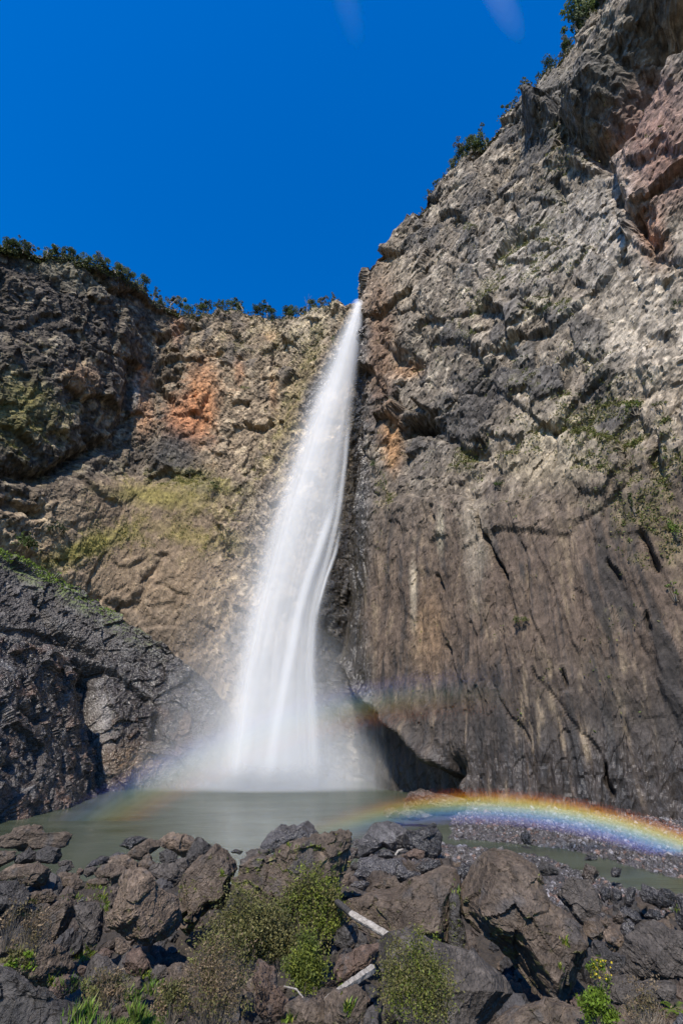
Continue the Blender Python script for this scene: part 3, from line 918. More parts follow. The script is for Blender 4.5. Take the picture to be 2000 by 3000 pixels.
MAT_GROUND = rock_material('ground_rock', 0.35, 0.8, dry=0.95, wet=0.2, contrast=0.4, spec=0.5)
link('ground', me, MAT_GROUND, kind='structure', label='stony shore sloping from the camera down to the pool and the scree', cat='ground')

MAT_BOULDER = rock_material('boulder_rock', 0.22, 0.7, dry=0.72, wet=0.2, contrast=0.5, spec=0.4)

# ================================================================== boulders
def icosphere(sub):
    ph = (1 + 5 ** 0.5) / 2
    V = [(-1, ph, 0), (1, ph, 0), (-1, -ph, 0), (1, -ph, 0), (0, -1, ph), (0, 1, ph), (0, -1, -ph), (0, 1, -ph), (ph, 0, -1), (ph, 0, 1), (-ph, 0, -1), (-ph, 0, 1)]
    F = [(0, 11, 5), (0, 5, 1), (0, 1, 7), (0, 7, 10), (0, 10, 11), (1, 5, 9), (5, 11, 4), (11, 10, 2), (10, 7, 6), (7, 1, 8), (3, 9, 4), (3, 4, 2), (3, 2, 6), (3, 6, 8), (3, 8, 9),
         (4, 9, 5), (2, 4, 11), (6, 2, 10), (8, 6, 7), (9, 8, 1)]
    V, F = np.array(V, float), np.array(F)
    V /= np.linalg.norm(V, axis=1)[:, None]
    for _ in range(sub):
        E = np.sort(np.concatenate([F[:, [0, 1]], F[:, [1, 2]], F[:, [2, 0]]]), axis=1)
        uniq, inv = np.unique(E, axis=0, return_inverse=True)
        inv = inv.reshape(-1)
        mid = V[uniq[:, 0]] + V[uniq[:, 1]]
        mid /= np.linalg.norm(mid, axis=1)[:, None]
        m = len(F)
        a, b_, c = len(V) + inv[:m], len(V) + inv[m:2 * m], len(V) + inv[2 * m:]
        F = np.concatenate([np.stack([F[:, 0], a, c], 1), np.stack([F[:, 1], b_, a], 1), np.stack([F[:, 2], c, b_], 1), np.stack([a, b_, c], 1)])
        V = np.concatenate([V, mid])
    return V, F

ICO = {k: icosphere(k) for k in (0, 1, 2, 3, 4, 5, 6)}
TONES = {'brown': (0.070, 0.051, 0.036), 'tan': (0.106, 0.076, 0.053), 'grey': (0.054, 0.045, 0.038), 'dark': (0.033, 0.029, 0.026), 'red': (0.074, 0.048, 0.034),
         'wet': (0.029, 0.027, 0.027), 'wetgrey': (0.054, 0.050, 0.050), 'wetbrown': (0.052, 0.040, 0.031)}

def boulder_mesh(name, outline, Yc, sub, tone, seed, depth=0.85, moss=0.0, strata=None, rough=1.0, cuts=13):
    rng = np.random.default_rng(seed)
    O = np.array(outline, float)
    cx, cy = (O[:, 0].min() + O[:, 0].max()) / 2, (O[:, 1].min() + O[:, 1].max()) / 2
    C0 = at(cx, cy, Yc)
    w = ray(cx, cy); w /= np.linalg.norm(w)
    r = np.cross(w, [0, 0, 1.0]); r /= np.linalg.norm(r)
    u = np.cross(r, w)
    mpp = np.linalg.norm(C0 - np.array([0, 0, CAM_Z])) / FPX * np.linalg.norm([(cx - 1000) / FPX, (cy - 1500) / FPX, 1]) ** 0.0
    mpp = (Yc / ray(cx, cy)[1]) / FPX * 1.0
    pts = []
    for (x, y) in O:
        d = ray(x, y)
        t = np.dot(C0 - np.array([0, 0, CAM_Z]), w) / np.dot(d, w)
        q = np.array([0, 0, CAM_Z]) + d * t - C0
        pts.append((np.dot(q, r), np.dot(q, u)))
    pts = np.array(pts)
    # radius of the outline as a function of angle (the outline is star shaped about its middle)
    th = np.linspace(-math.pi, math.pi, 181)
    R = np.zeros(181)
    m = len(pts)
    for k in range(181):
        dx, dy = math.cos(th[k]), math.sin(th[k])
        best = 0.0
        for i in range(m):
            a, b_ = pts[i], pts[(i + 1) % m]
            ex, ey = b_ - a
            den = dx * ey - dy * ex
            if abs(den) < 1e-9:
                continue
            t = (a[0] * ey - a[1] * ex) / den
            s = (a[0] * dy - a[1] * dx) / den
            if t > 0 and -1e-6 <= s <= 1 + 1e-6:
                best = max(best, t)
        R[k] = best
    R = np.where(R <= 0, R[R > 0].mean(), R)
    S, F = ICO[sub]
    size = float(np.sqrt(np.mean(R) ** 2))
    D = S.copy()
    pn = 3.0
    ln = (np.hypot(D[:, 0], D[:, 1]) ** pn + np.abs(D[:, 2]) ** pn) ** (1 / pn)
    D = D / ln[:, None]
    # flat fracture planes, most of them on the side one sees
    lim = np.full(len(D), 9.0)
    for k in range(cuts):
        n = rng.normal(size=3)
        n[2] = -abs(n[2]) * 1.1 if k % 4 else abs(n[2])
        n /= np.linalg.norm(n)
        h = rng.uniform(0.64, 0.96)
        dn = D @ n
        lim = np.minimum(lim, np.where(dn > 1e-3, h / np.maximum(dn, 1e-3), 9.0))
    D = D * np.minimum(1.0, lim)[:, None]
    ang = np.arctan2(D[:, 1], D[:, 0])
    Rad = np.interp(ang, th, R)
    dep = depth * size
    L = np.column_stack([D[:, 0] * Rad, D[:, 1] * Rad, D[:, 2] * dep]) * 1.15
    W = C0 + L[:, :1] * r + L[:, 1:2] * u + L[:, 2:3] * w
    nrm = vert_normals(W, F)
    # broken relief
    s = size
    k1, r1, e1 = facets(warp(W, s * 0.8, s * 0.18, seed) / (s * 0.85), seed + 1, 0.9, 0.45)
    k2, r2, e2 = facets(warp(W, s * 0.4, s * 0.08, seed + 4) / (s * 0.24), seed + 2, 0.9, 0.55)
    sc = max(0.28, s * 0.085)
    k3, r3, e3 = facets(W / sc, seed + 3, 0.9, 0.6)
    d = s * (0.10 * k1 + 0.026 * k2) + 0.08 * sc * k3 + 0.035 * s * fbm(W / (s * 0.5), 3, seed + 7)
    if strata:
        sd = np.array(strata[:3], float); sd /= np.linalg.norm(sd)
        sdw = sd[0] * r + sd[1] * u + sd[2] * w
        q = warp(W, s * 0.6, s * 0.12, seed + 9) @ sdw / (s * strata[3])
        Qs = np.column_stack([q * 4, W[:, 0] * 0.25 / s, W[:, 2] * 0.25 / s])
        d += s * strata[4] * fbm(Qs, 4, seed + 11, 0.6)
    crack = fbm(warp(W, s * 0.5, s * 0.2, seed + 21) / (s * 0.8), 2, seed + 22)
    d -= 0.02 * s * np.exp(-(crack / 0.02) ** 2)
    W = W + nrm * (d * rough)[:, None]
    nrm = vert_normals(W, F)
    # colour
    n1, n2 = fbm(W / (0.45 * s), 4, seed + 31), fbm(W / (0.12 * s), 3, seed + 32)
    base = np.array(TONES[tone])
    C = np.tile(base, (len(W), 1))
    C = mixc(C, base * 1.55 + 0.01, 0.75 * smooth(0.05, 0.45, n1 + 0.3 * r2))
    C = mixc(C, base * 0.5, 0.7 * smooth(0.1, 0.45, -n1 + 0.35 * r3))
    if tone in ('brown', 'tan', 'red'):
        C = mixc(C, (0.05, 0.048, 0.048), 0.6 * smooth(0.1, 0.4, fbm(W / (0.7 * s), 3, seed + 35)))
    C *= (1 + 0.3 * n2)[:, None]
    wetv = np.full(len(W), 0.95 if tone.startswith('wet') else (0.35 if tone == 'dark' else 0.05))
    if moss > 0:
        mm = smooth(0.1, 0.32, fbm(W / (0.3 * s), 4, seed + 41) + 0.10 + 0.16 * moss) * smooth(0.0, 0.5, nrm[:, 2] + 0.3 * n2) * min(1.0, moss * 1.4)
        mm *= smooth(-0.2, 0.15, n2)
        C = mixc(C, (0.21, 0.23, 0.035), 0.9 * mm)
        wetv = wetv * (1 - mm)
    me = new_mesh(name, W - C0, F, np.column_stack([np.clip(C, 0.012, 0.5), wetv]))
    return me, C0

def vert_normals(W, F):
    fn = np.cross(W[F[:, 1]] - W[F[:, 0]], W[F[:, 2]] - W[F[:, 0]])
    n = np.zeros_like(W)
    for k in range(3):
        np.add.at(n, F[:, k], fn)
    return n / np.maximum(np.linalg.norm(n, axis=1, keepdims=True), 1e-12)

def box_outline(x0, y0, x1, y1, rng):
    cx, cy, rx, ry = (x0 + x1) / 2, (y0 + y1) / 2, (x1 - x0) / 2, (y1 - y0) / 2
    out = []
    for k in range(9):
        a = 2 * math.pi * (k + rng.uniform(-0.25, 0.25)) / 9
        c, s = math.cos(a), math.sin(a)
        q = 1 / (abs(c) ** 2.8 + abs(s) ** 2.8) ** (1 / 2.8)
        q *= rng.uniform(0.9, 1.04)
        out.append((cx + rx * c * q, cy + ry * s * q))
    return out

def Z(pts, x0, y0, k):
    return [(x0 + x * k, y0 + y * k) for x, y in pts]

BOULDERS = []
def boulder(shape, tone, label, seed, sub=5, group='boulders piled along the shore', name='boulder', Y=None, **kw):
    global BOULDERS
    rng = np.random.default_rng(seed)
    outline = box_outline(*shape, rng) if isinstance(shape, tuple) else shape
    O = np.array(outline)
    h = O[:, 1].max() - O[:, 1].min()
    cx, cy = (O[:, 0].min() + O[:, 0].max()) / 2, (O[:, 1].min() + O[:, 1].max()) / 2
    if Y is None:
        Y = pixel_ground(cx, min(cy + 0.42 * h, 2990 + h * 0.2)) + 0.3
    if tone in ('brown', 'tan') and Y < 50:
        kw.setdefault('moss', 0.18)
    me, C0 = boulder_mesh(name, outline, Y, sub, tone, seed, **kw)
    o = link(name, me, MAT_BOULDER, label=label, cat='boulder', group=group)
    o.location = C0
    BOULDERS.append((o, cx, cy, Y))
    return o

A_, B_, Cc, D_ = (0, 2380, 400 / 1568), (300, 2400, 460 / 1568), (960, 2400, 440 / 1568), (0, 2650, 500 / 1568)
E_, F_ = (1300, 2350, 700 / 1568), (1600, 2450, 400 / 1568)
# --- left shore
boulder(Z([(-120, 300), (60, 255), (220, 175), (340, 165), (450, 175), (510, 235), (700, 218), (775, 262), (745, 390), (560, 425), (380, 430), (150, 440), (-120, 430)], *A_), 'brown',
        'brown layered slab capping the left pile, its square end jutting over the pool', 1001, 5, strata=(0.1, 1, 0.2, 0.35, 0.05), depth=0.6, Y=52)
boulder(Z([(430, 450), (560, 405), (680, 425), (700, 500), (640, 600), (560, 620), (440, 580)], *A_), 'dark', 'dark grey block wedged under the jutting end of the layered slab', 1002, 4, Y=51)
boulder(Z([(140, 560), (200, 470), (330, 415), (440, 440), (430, 540), (300, 590), (160, 640)], *A_), 'dark', 'dark angular rock below the middle of the layered slab', 1003, 4, Y=51)
boulder(Z([(-120, 480), (60, 440), (210, 430), (170, 530), (40, 620), (-120, 620)], *A_), 'brown', 'brown rock under the layered slab at the very left edge', 1004, 4, Y=50)
boulder(Z([(90, 740), (210, 640), (420, 590), (570, 680), (560, 740), (500, 820), (380, 860), (250, 840)], *A_), 'brown', 'lumpy brown boulder below the dark rocks under the layered slab', 1005, 5, Y=43)
boulder(Z([(40, 670), (160, 600), (350, 600), (360, 650), (90, 730)], *A_), 'tan', 'flat tan stone lying on the lumpy brown boulder at the left', 1006, 4, Y=45)
boulder(Z([(-60, 700), (70, 680), (100, 770), (-20, 800), (-100, 790)], *A_), 'brown', 'small brown rock at the left edge above the tall dark boulder', 1007, 4, Y=44)
boulder(Z([(-120, 820), (60, 780), (200, 790), (250, 880), (310, 960), (290, 1100), (200, 1200), (150, 1260), (-120, 1260)], *A_), 'dark', 'tall dark boulder at the left edge beside the rounded brown stone', 1008, 5)
boulder(Z([(600, 800), (700, 700), (850, 690), (900, 740), (870, 830), (740, 880), (690, 900), (640, 850)], *A_), 'brown', 'brown rounded stone at the pool end of the gap between left and middle boulders', 1009, 4, Y=47)
boulder(Z([(750, 870), (790, 790), (900, 760), (960, 790), (900, 890), (800, 910)], *A_), 'brown', 'brown block just in front of the rounded stone at the gap', 1010, 4)
boulder(Z([(660, 570), (730, 545), (820, 560), (850, 640), (760, 610), (680, 620)], *A_), 'grey', 'pale ridged stone at the water edge beside the jutting slab', 1011, 4, Y=50)
boulder(Z([(660, 690), (700, 630), (790, 610), (820, 660), (740, 700), (680, 730)], *A_), 'dark', 'small dark stone under the pale ridged one at the water edge', 1012, 4, Y=48)
boulder(Z([(300, 1020), (340, 940), (470, 880), (580, 900), (630, 970), (600, 1010), (480, 1060), (320, 1060)], *A_), 'brown', 'rounded brown stone with grass at its foot, right of the tall dark boulder', 1013, 5)
boulder(Z([(600, 920), (670, 895), (700, 960), (660, 1000), (620, 980)], *A_), 'dark', 'small dark stone touching the rounded brown one with grass at its foot', 1014, 3)
boulder(Z([(765, 960), (780, 905), (850, 895), (870, 960), (800, 995)], *A_), 'grey', 'small square grey stone between the rounded brown stone and the mossy ledge', 1015, 4)
boulder(Z([(265, 930), (320, 860), (420, 890), (410, 920), (300, 970)], *A_), 'dark', 'small dark stone behind the rounded brown stone with grass', 1016, 3)
boulder(Z([(1100, 700), (1160, 620), (1250, 610), (1400, 620), (1450, 680), (1380, 800), (1280, 860), (1250, 760), (1110, 740)], *A_), 'brown', 'knobbly brown boulder behind the great pale brown boulder', 1017, 5, Y=44)
boulder(Z([(1240, 600), (1290, 520), (1400, 490), (1500, 520), (1580, 580), (1540, 660), (1400, 650), (1260, 640)], *A_), 'tan', 'smooth tan-topped boulder above the knobbly brown one', 1018, 5, Y=50)
boulder(Z([(1200, 590), (1280, 490), (1360, 450), (1450, 470), (1440, 490), (1300, 520), (1240, 600)], *A_), 'wetgrey', 'bluish grey slab leaning behind the smooth tan-topped boulder', 1019, 4, Y=55)
boulder(Z([(1100, 540), (1150, 500), (1250, 520), (1240, 570), (1150, 600)], *A_), 'wet', 'black wet stone at the pool edge left of the bluish slab', 1020, 4, Y=54)
boulder(Z([(975, 640), (1040, 570), (1110, 545), (1130, 600), (1000, 650)], *A_), 'wetgrey', 'grey wet stone at the pool edge beside the black wet stone', 1021, 4, Y=52)
boulder(Z([(965, 700), (990, 650), (1130, 620), (1110, 700), (1000, 740)], *A_), 'grey', 'flat grey stone below the grey wet one at the pool edge', 1022, 4, Y=50)
boulder(Z([(870, 690), (930, 635), (970, 650), (950, 710), (890, 725)], *A_), 'red', 'small reddish stone at the tip of the inlet between the piles', 1023, 3, Y=49)
boulder(Z([(975, 890), (1010, 800), (1120, 740), (1230, 760), (1250, 820), (1080, 880)], *A_), 'brown', 'brown slab with bright weeds along its lower edge', 1024, 4, moss=0.5)
boulder(Z([(1110, 960), (1200, 890), (1310, 910), (1310, 960), (1210, 1000)], *A_), 'grey', 'flat grey stone amid bright weeds left of the great pale boulder', 1025, 4)
boulder(Z([(900, 1020), (960, 970), (1000, 990), (1000, 1060), (930, 1070)], *A_), 'wetgrey', 'small bluish stone left of the small orange stone', 1026, 3)
boulder(Z([(1005, 1050), (1010, 970), (1080, 970), (1090, 1040), (1040, 1070)], *A_), 'tan', 'small orange-tan stone among weeds', 1027, 3)
boulder(Z([(290, 1100), (400, 1050), (500, 1060), (440, 1140), (330, 1180)], *A_), 'grey', 'grey stone above the patch of grass left of the big sloping boulder', 1028, 4)
boulder(Z([(330, 1220), (430, 1130), (560, 1050), (760, 1010), (840, 1060), (830, 1180), (760, 1330), (560, 1500), (330, 1560), (270, 1380)], *A_), 'brown',
        'big brown boulder with sloping grain behind a dry twiggy plant', 1029, 6, strata=(-0.5, 1, 0.1, 0.4, 0.05))
boulder(Z([(700, 40), (760, 15), (940, 20), (970, 180), (900, 310), (860, 400), (780, 430), (760, 240), (720, 130)], *D_), 'grey', 'blocky dark grey boulder with a pale diagonal ridge, beside the great pale boulder', 1030, 5)
boulder(Z([(30, 1000), (130, 790), (240, 570), (330, 550), (470, 545), (580, 640), (700, 780), (730, 1000), (690, 1180), (520, 1330), (380, 1280), (260, 1150), (60, 1080)], *B_), 'tan',
        'great pale brown boulder tapering to a point at its lower right, grooved on its top', 1031, 6, moss=0.25, strata=(-0.8, -0.55, 0.3, 0.5, 0.045))
boulder(Z([(720, 960), (740, 800), (860, 560), (980, 440), (1120, 310), (1250, 300), (1350, 380), (1370, 480), (1270, 640), (1200, 880), (1050, 900), (960, 960), (880, 1130), (780, 1080)], *B_), 'brown',
        'leaning brown slab blotched with yellow moss, in deep shade on its right', 1032, 6, moss=0.8, strata=(-0.75, 0.6, 0.2, 0.6, 0.035))
boulder(Z([(590, 210), (680, 150), (760, 135), (860, 160), (920, 240), (900, 330), (800, 400), (700, 330), (620, 270)], *B_), 'tan', 'rosy tan dome standing highest at the pool edge', 1033, 5, Y=60)
boulder(Z([(890, 300), (950, 200), (1050, 220), (1140, 290), (1090, 370), (980, 440), (880, 460), (850, 390)], *B_), 'dark', 'black knobbly rock on the right flank of the rosy tan dome', 1034, 5, Y=58)
boulder(Z([(265, 340), (310, 280), (470, 200), (590, 210), (620, 260), (500, 320), (380, 390), (280, 380)], *B_), 'brown', 'dull brown boulder just left of the rosy tan dome', 1035, 5, Y=57)
boulder(Z([(140, 280), (230, 210), (330, 165), (460, 195), (400, 240), (280, 300)], *B_), 'wet', 'dark wet rock lying in the pool behind the dull brown boulder', 1036, 4, Y=68)
boulder(Z([(580, 340), (640, 290), (740, 360), (740, 430), (650, 460), (590, 420)], *B_), 'dark', 'dark cleft rock below the rosy tan dome', 1037, 4, Y=55)
boulder(Z([(710, 470), (760, 400), (860, 390), (880, 490), (780, 510)], *B_), 'grey', 'small smooth grey stone below the black knobbly rock', 1038, 4, Y=52)
boulder(Z([(340, 440), (460, 350), (530, 440), (480, 500), (390, 530)], *B_), 'brown', 'pointed brown rock below the dull brown boulder', 1039, 4, Y=51)
boulder(Z([(470, 530), (520, 470), (660, 450), (850, 500), (860, 560), (800, 680), (690, 700), (580, 620)], *B_), 'grey', 'grainy grey brown boulder between the great pale boulder and the leaning slab', 1040, 5, strata=(0.5, 0.8, 0, 0.4, 0.05))
boulder(Z([(1280, 330), (1330, 300), (1410, 320), (1370, 350)], *B_), 'wet', 'low wet stone awash at the water edge behind the leaning slab', 1041, 3, Y=64)
boulder(Z([(1390, 420), (1480, 350), (1560, 330), (1570, 520), (1500, 620), (1420, 560)], *B_), 'grey', 'grey knobbly rock at the left shoulder of the mossy outcrop', 1042, 4, Y=47)
# --- lower left
boulder(Z([(170, 540), (250, 440), (400, 340), (500, 390), (620, 470), (660, 570), (560, 640), (440, 720), (330, 740), (210, 640)], *D_), 'brown', 'craggy brown boulder with dry plants growing over its left side', 1050, 5, rough=1.4)
boulder(Z([(-160, 470), (0, 330), (120, 300), (180, 400), (60, 470), (-120, 560)], *D_), 'brown', 'low brown rock at the left edge behind dry grass', 1051, 4)
boulder(Z([(740, 780), (770, 640), (890, 490), (1010, 500), (1120, 590), (1080, 700), (960, 830), (860, 860)], *D_), 'grey', 'smooth dark grey boulder shaped like a tooth, above the grass', 1052, 5, rough=0.7)
boulder(Z([(1105, 530), (1150, 430), (1220, 400), (1300, 395), (1370, 450), (1360, 580), (1270, 660), (1190, 620)], *D_), 'red', 'rounded purplish brown boulder beside the tip of the great pale boulder', 1053, 5, rough=0.7)
boulder(Z([(880, 470), (960, 400), (1040, 430), (1040, 500), (930, 500)], *D_), 'red', 'reddish stone leaning on the tooth-shaped grey boulder', 1054, 4)
boulder(Z([(1040, 420), (1060, 310), (1130, 310), (1200, 400), (1120, 460)], *D_), 'tan', 'thin tan splinter of rock under the great pale boulder', 1055, 4, strata=(1, 0.3, 0, 0.3, 0.06))
boulder(Z([(1370, 640), (1420, 545), (1530, 545), (1530, 640), (1430, 700)], *D_), 'grey', 'squared grey block right of the rounded purplish boulder', 1056, 4)
boulder((495, 2822, 595, 2890), 'brown', 'brown cracked block right of the squared grey one, at the edge of the dry shrub', 1057, 4)
boulder(Z([(440, 840), (520, 680), (620, 640), (720, 680), (700, 790), (600, 850), (500, 860)], *D_), 'red', 'split reddish rock with a twig of bright leaves before it', 1058, 5)
boulder(Z([(690, 640), (740, 560), (800, 580), (770, 660)], *D_), 'red', 'small reddish stone between the craggy boulder and the tooth-shaped one', 1059, 3)
boulder(Z([(1120, 780), (1180, 690), (1280, 690), (1320, 850), (1220, 900), (1140, 860)], *D_), 'brown', 'flat-faced brown stone standing in the grass', 1060, 4)
boulder(Z([(1320, 790), (1360, 700), (1420, 710), (1430, 790), (1360, 840)], *D_), 'dark', 'small dark pitted stone below the squared grey block', 1061, 4)
boulder(Z([(1420, 850), (1450, 780), (1500, 800), (1490, 860)], *D_), 'grey', 'small grey stone half sunk in the grass', 1062, 3)
boulder(Z([(1400, 960), (1510, 860), (1620, 840), (1720, 900), (1720, 1080), (1500, 1080)], *D_), 'red', 'low reddish rock between the grass and the dry shrub', 1063, 4)
boulder(Z([(1180, 1000), (1220, 880), (1290, 900), (1300, 1040), (1240, 1100)], *D_), 'brown', 'narrow upright stone in the middle of the grass', 1064, 4)
boulder(Z([(-220, 640), (0, 600), (150, 670), (330, 800), (560, 880), (740, 970), (870, 1060), (950, 1240), (500, 1400), (-220, 1400)], *D_), 'dark',
        'huge dark speckled slab filling the bottom left corner', 1065, 6, strata=(0.35, 0.9, 0, 0.5, 0.03), Y=12.2, depth=0.5, cuts=5)
# --- middle
boulder(Z([(370, 290), (430, 215), (510, 150), (600, 165), (680, 120), (750, 190), (755, 260), (600, 310), (440, 320)], 600, 2350, 0.4464), 'wetgrey', 'wet grey ribbed rock rising from the pool behind the mossy outcrop', 1070, 5, Y=62,
        strata=(0.9, 0.4, 0, 0.4, 0.04))
boulder(Z([(250, 560), (270, 430), (400, 380), (560, 310), (700, 270), (760, 235), (915, 240), (905, 380), (870, 480), (860, 700), (840, 870), (640, 860), (420, 800), (280, 680)], 600, 2350, 0.4464), 'brown',
        'broken brown outcrop tufted with moss, sheer on its right', 1071, 6, moss=0.9, rough=1.5, Y=33)
boulder(Z([(280, 330), (340, 300), (420, 320), (400, 370), (300, 380)], 600, 2350, 0.4464), 'grey', 'small grey rock at the pool edge left of the mossy outcrop', 1072, 4, Y=50)
boulder(Z([(340, 270), (430, 150), (480, 70), (620, 45), (720, 70), (820, 150), (800, 270), (700, 330), (580, 280), (450, 380), (340, 390)], *Cc), 'wetgrey', 'smooth wet grey dome at the pool edge right of the mossy outcrop', 1073, 5, Y=70, rough=0.7)
boulder(Z([(260, 300), (270, 220), (370, 190), (350, 290)], *Cc), 'wetgrey', 'low wet slab dipping into the pool left of the smooth grey dome', 1074, 4, Y=74)
boulder(Z([(190, 380), (210, 300), (310, 310), (310, 400), (240, 440)], *Cc), 'wetbrown', 'dark hollowed stone left of the smooth grey dome', 1075, 4, Y=62)
boulder(Z([(140, 470), (180, 370), (240, 430), (220, 500)], *Cc), 'wetgrey', 'upright grey chip below the dark hollowed stone', 1076, 4, Y=56)
boulder(Z([(520, 390), (570, 320), (650, 330), (700, 380), (640, 420)], *Cc), 'wet', 'black angular stone tucked under the smooth grey dome', 1077, 4, Y=63)
boulder(Z([(840, 140), (960, 70), (1090, 60), (1190, 200), (1220, 350), (1160, 420), (1000, 420), (860, 340), (780, 260)], *Cc), 'wet', 'craggy black wet rock right of the smooth grey dome', 1078, 5, Y=68, rough=1.4)
boulder(Z([(780, 380), (900, 310), (1000, 340), (980, 400), (850, 430)], *Cc), 'red', 'small rusty stone set in the craggy black rock', 1079, 4, Y=60)
boulder(Z([(920, 520), (1000, 430), (1150, 430), (1170, 500), (1050, 560), (960, 580)], *Cc), 'wet', 'round black stone below the craggy black rock', 1080, 4, Y=55)
boulder(Z([(340, 560), (360, 430), (560, 420), (720, 440), (850, 580), (880, 640), (740, 690), (640, 580), (470, 640), (400, 620)], *Cc), 'wetgrey', 'banded grey boulder in the middle of the pile below the smooth dome', 1081, 5, Y=50, strata=(0.6, 0.8, 0, 0.3, 0.06))
boulder(Z([(470, 700), (560, 620), (690, 600), (740, 680), (600, 740)], *Cc), 'brown', 'brown rounded rock under the banded grey boulder', 1082, 4, Y=44)
boulder(Z([(220, 690), (290, 640), (430, 650), (430, 700), (370, 750), (260, 720)], *Cc), 'wetgrey', 'folded shiny grey stone left of the brown rounded rock', 1083, 4, Y=43)
boulder(Z([(240, 590), (300, 530), (370, 540), (400, 610), (290, 640)], *Cc), 'wetgrey', 'whorled grey stone above the folded shiny one', 1084, 4, Y=47)
boulder(Z([(140, 660), (160, 570), (230, 560), (220, 640), (180, 700)], *Cc), 'tan', 'small orange brown stone against the sheer side of the outcrop', 1085, 4, Y=42)
boulder(Z([(225, 500), (260, 450), (330, 460), (320, 530), (240, 540)], *Cc), 'dark', 'small round dark stone left of the banded grey boulder', 1086, 3, Y=52)
boulder(Z([(110, 800), (180, 710), (400, 750), (500, 770), (300, 830), (180, 880)], *Cc), 'grey', 'flat grey slab just above the dark shadowed end of the long log', 1087, 4, Y=38)
boulder(Z([(830, 600), (880, 540), (960, 560), (970, 620), (900, 640)], *Cc), 'wet', 'small black stone in the hollow below the craggy black rock', 1088, 3, Y=50)
boulder(Z([(1290, 480), (1310, 455), (1345, 460), (1340, 500)], *Cc), 'tan', 'left of two pale tan stones by the stream', 1089, 3, Y=57)
boulder(Z([(1340, 490), (1350, 445), (1385, 450), (1380, 490)], *Cc), 'tan', 'right of two pale tan stones by the stream', 1090, 3, Y=57)
boulder(Z([(1360, 540), (1420, 470), (1510, 480), (1520, 560), (1420, 620)], *Cc), 'wet', 'dark jagged stone between the two pale stones and the great boulder', 1091, 4, Y=50)
boulder(Z([(1290, 560), (1340, 510), (1390, 560), (1350, 630)], *Cc), 'wetgrey', 'grey wedge of stone above the corner of the cube-like boulder', 1092, 4, Y=50)
boulder(Z([(1450, 690), (1500, 640), (1560, 680), (1500, 730)], *Cc), 'tan', 'buff stone right of the corner of the cube-like boulder', 1093, 3, Y=45)
boulder(Z([(240, 900), (280, 850), (560, 770), (820, 680), (1070, 590), (1180, 545), (1260, 580), (1300, 700), (1290, 900), (1330, 1100), (1300, 1330), (1000, 1310), (700, 1260), (480, 1180), (300, 1050)], *Cc), 'brown',
        'cube-like brown boulder with a broad flat face and darker top edge, beside the log', 1094, 6, moss=0.35, cuts=4, rough=0.8, strata=(0.9, 0.1, 0.2, 0.3, 0.025), Y=28)
boulder(Z([(1230, 720), (1290, 640), (1360, 700), (1390, 900), (1420, 1200), (1400, 1420), (1280, 1400), (1240, 1100)], *Cc), 'dark', 'dark rotten seam of upright rock with grass at its top, between the two largest boulders', 1095, 5, moss=0.8,
        strata=(1, 0.1, 0, 0.3, 0.08), Y=27)
boulder(Z([(90, 1160), (160, 1080), (290, 1120), (330, 1300), (200, 1350), (80, 1300)], *Cc), 'dark', 'shaded dark block in the pit under the long log', 1096, 4, Y=27)
boulder(Z([(1040, 1456), (1080, 1200), (1140, 960), (1250, 890), (1330, 880), (1500, 950), (1720, 1010), (1900, 1130), (1970, 1250), (1850, 1400), (1700, 1560), (1100, 1560)], 600, 2350, 0.4464), 'grey',
        'large smooth brown grey boulder behind the olive bush at the bottom', 1097, 6, rough=0.55, Y=18.5, cuts=6)
boulder(Z([(870, 1100), (900, 1010), (980, 955), (1140, 950), (1100, 1080), (1000, 1140), (890, 1170)], 600, 2350, 0.4464), 'red', 'rusty brown boulder tucked behind the large smooth one, above the short log', 1098, 5, Y=23)
boulder(Z([(900, 1370), (950, 1260), (1060, 1180), (1080, 1300), (1040, 1440), (950, 1440)], 600, 2350, 0.4464), 'red', 'orange brown rock face under the short log', 1099, 4, Y=17.5)
boulder(Z([(300, 1150), (360, 1050), (470, 1130), (520, 1260), (520, 1400), (420, 1440), (320, 1330)], 600, 2350, 0.4464), 'red', 'dark reddish boulder between the dry shrub and the round green bush', 1100, 5, Y=16.5)
boulder(Z([(540, 1340), (620, 1290), (760, 1310), (800, 1400), (760, 1500), (560, 1500)], 600, 2350, 0.4464), 'brown', 'blocky brown stone at the bottom edge below the round green bush', 1101, 4, Y=15)
boulder((955, 2895, 1080, 3020), 'brown', 'cracked brown stone at the bottom edge left of the large smooth boulder', 1102, 4, Y=14.5)
# --- right
boulder(Z([(120, 620), (210, 480), (300, 400), (420, 350), (540, 390), (640, 480), (740, 600), (860, 700), (930, 800), (960, 950), (900, 1080), (840, 1180), (760, 1260), (660, 1220), (500, 1090), (380, 930), (250, 820), (150, 720)], *E_), 'brown',
        'enormous creviced brown boulder, largest on the shore, beside the cube-like one', 1110, 6, moss=0.3, strata=(0.45, 0.8, 0, 0.5, 0.03), Y=26, depth=0.7)
boulder(Z([(100, 660), (160, 540), (260, 460), (480, 510), (600, 640), (640, 760), (620, 850), (480, 980), (400, 960), (260, 820), (170, 760)], *F_), 'grey', 'grey brown blocky boulder with a wet glossy underside, behind the enormous creviced one', 1111, 6, Y=36)
boulder(Z([(600, 460), (640, 380), (740, 440), (740, 470), (660, 480)], *E_), 'dark', 'dark brown rock by the stream just behind the enormous creviced boulder', 1112, 5, Y=48)
boulder(Z([(500, 250), (510, 210), (540, 190), (570, 220), (565, 270), (520, 285)], *E_), 'wet', 'black rounded rock standing alone on the pale scree', 1113, 4, Y=78)
boulder(Z([(310, 380), (340, 330), (380, 315), (400, 350), (360, 385)], *E_), 'wet', 'black rock standing in the stream at the left', 1114, 4, Y=68)
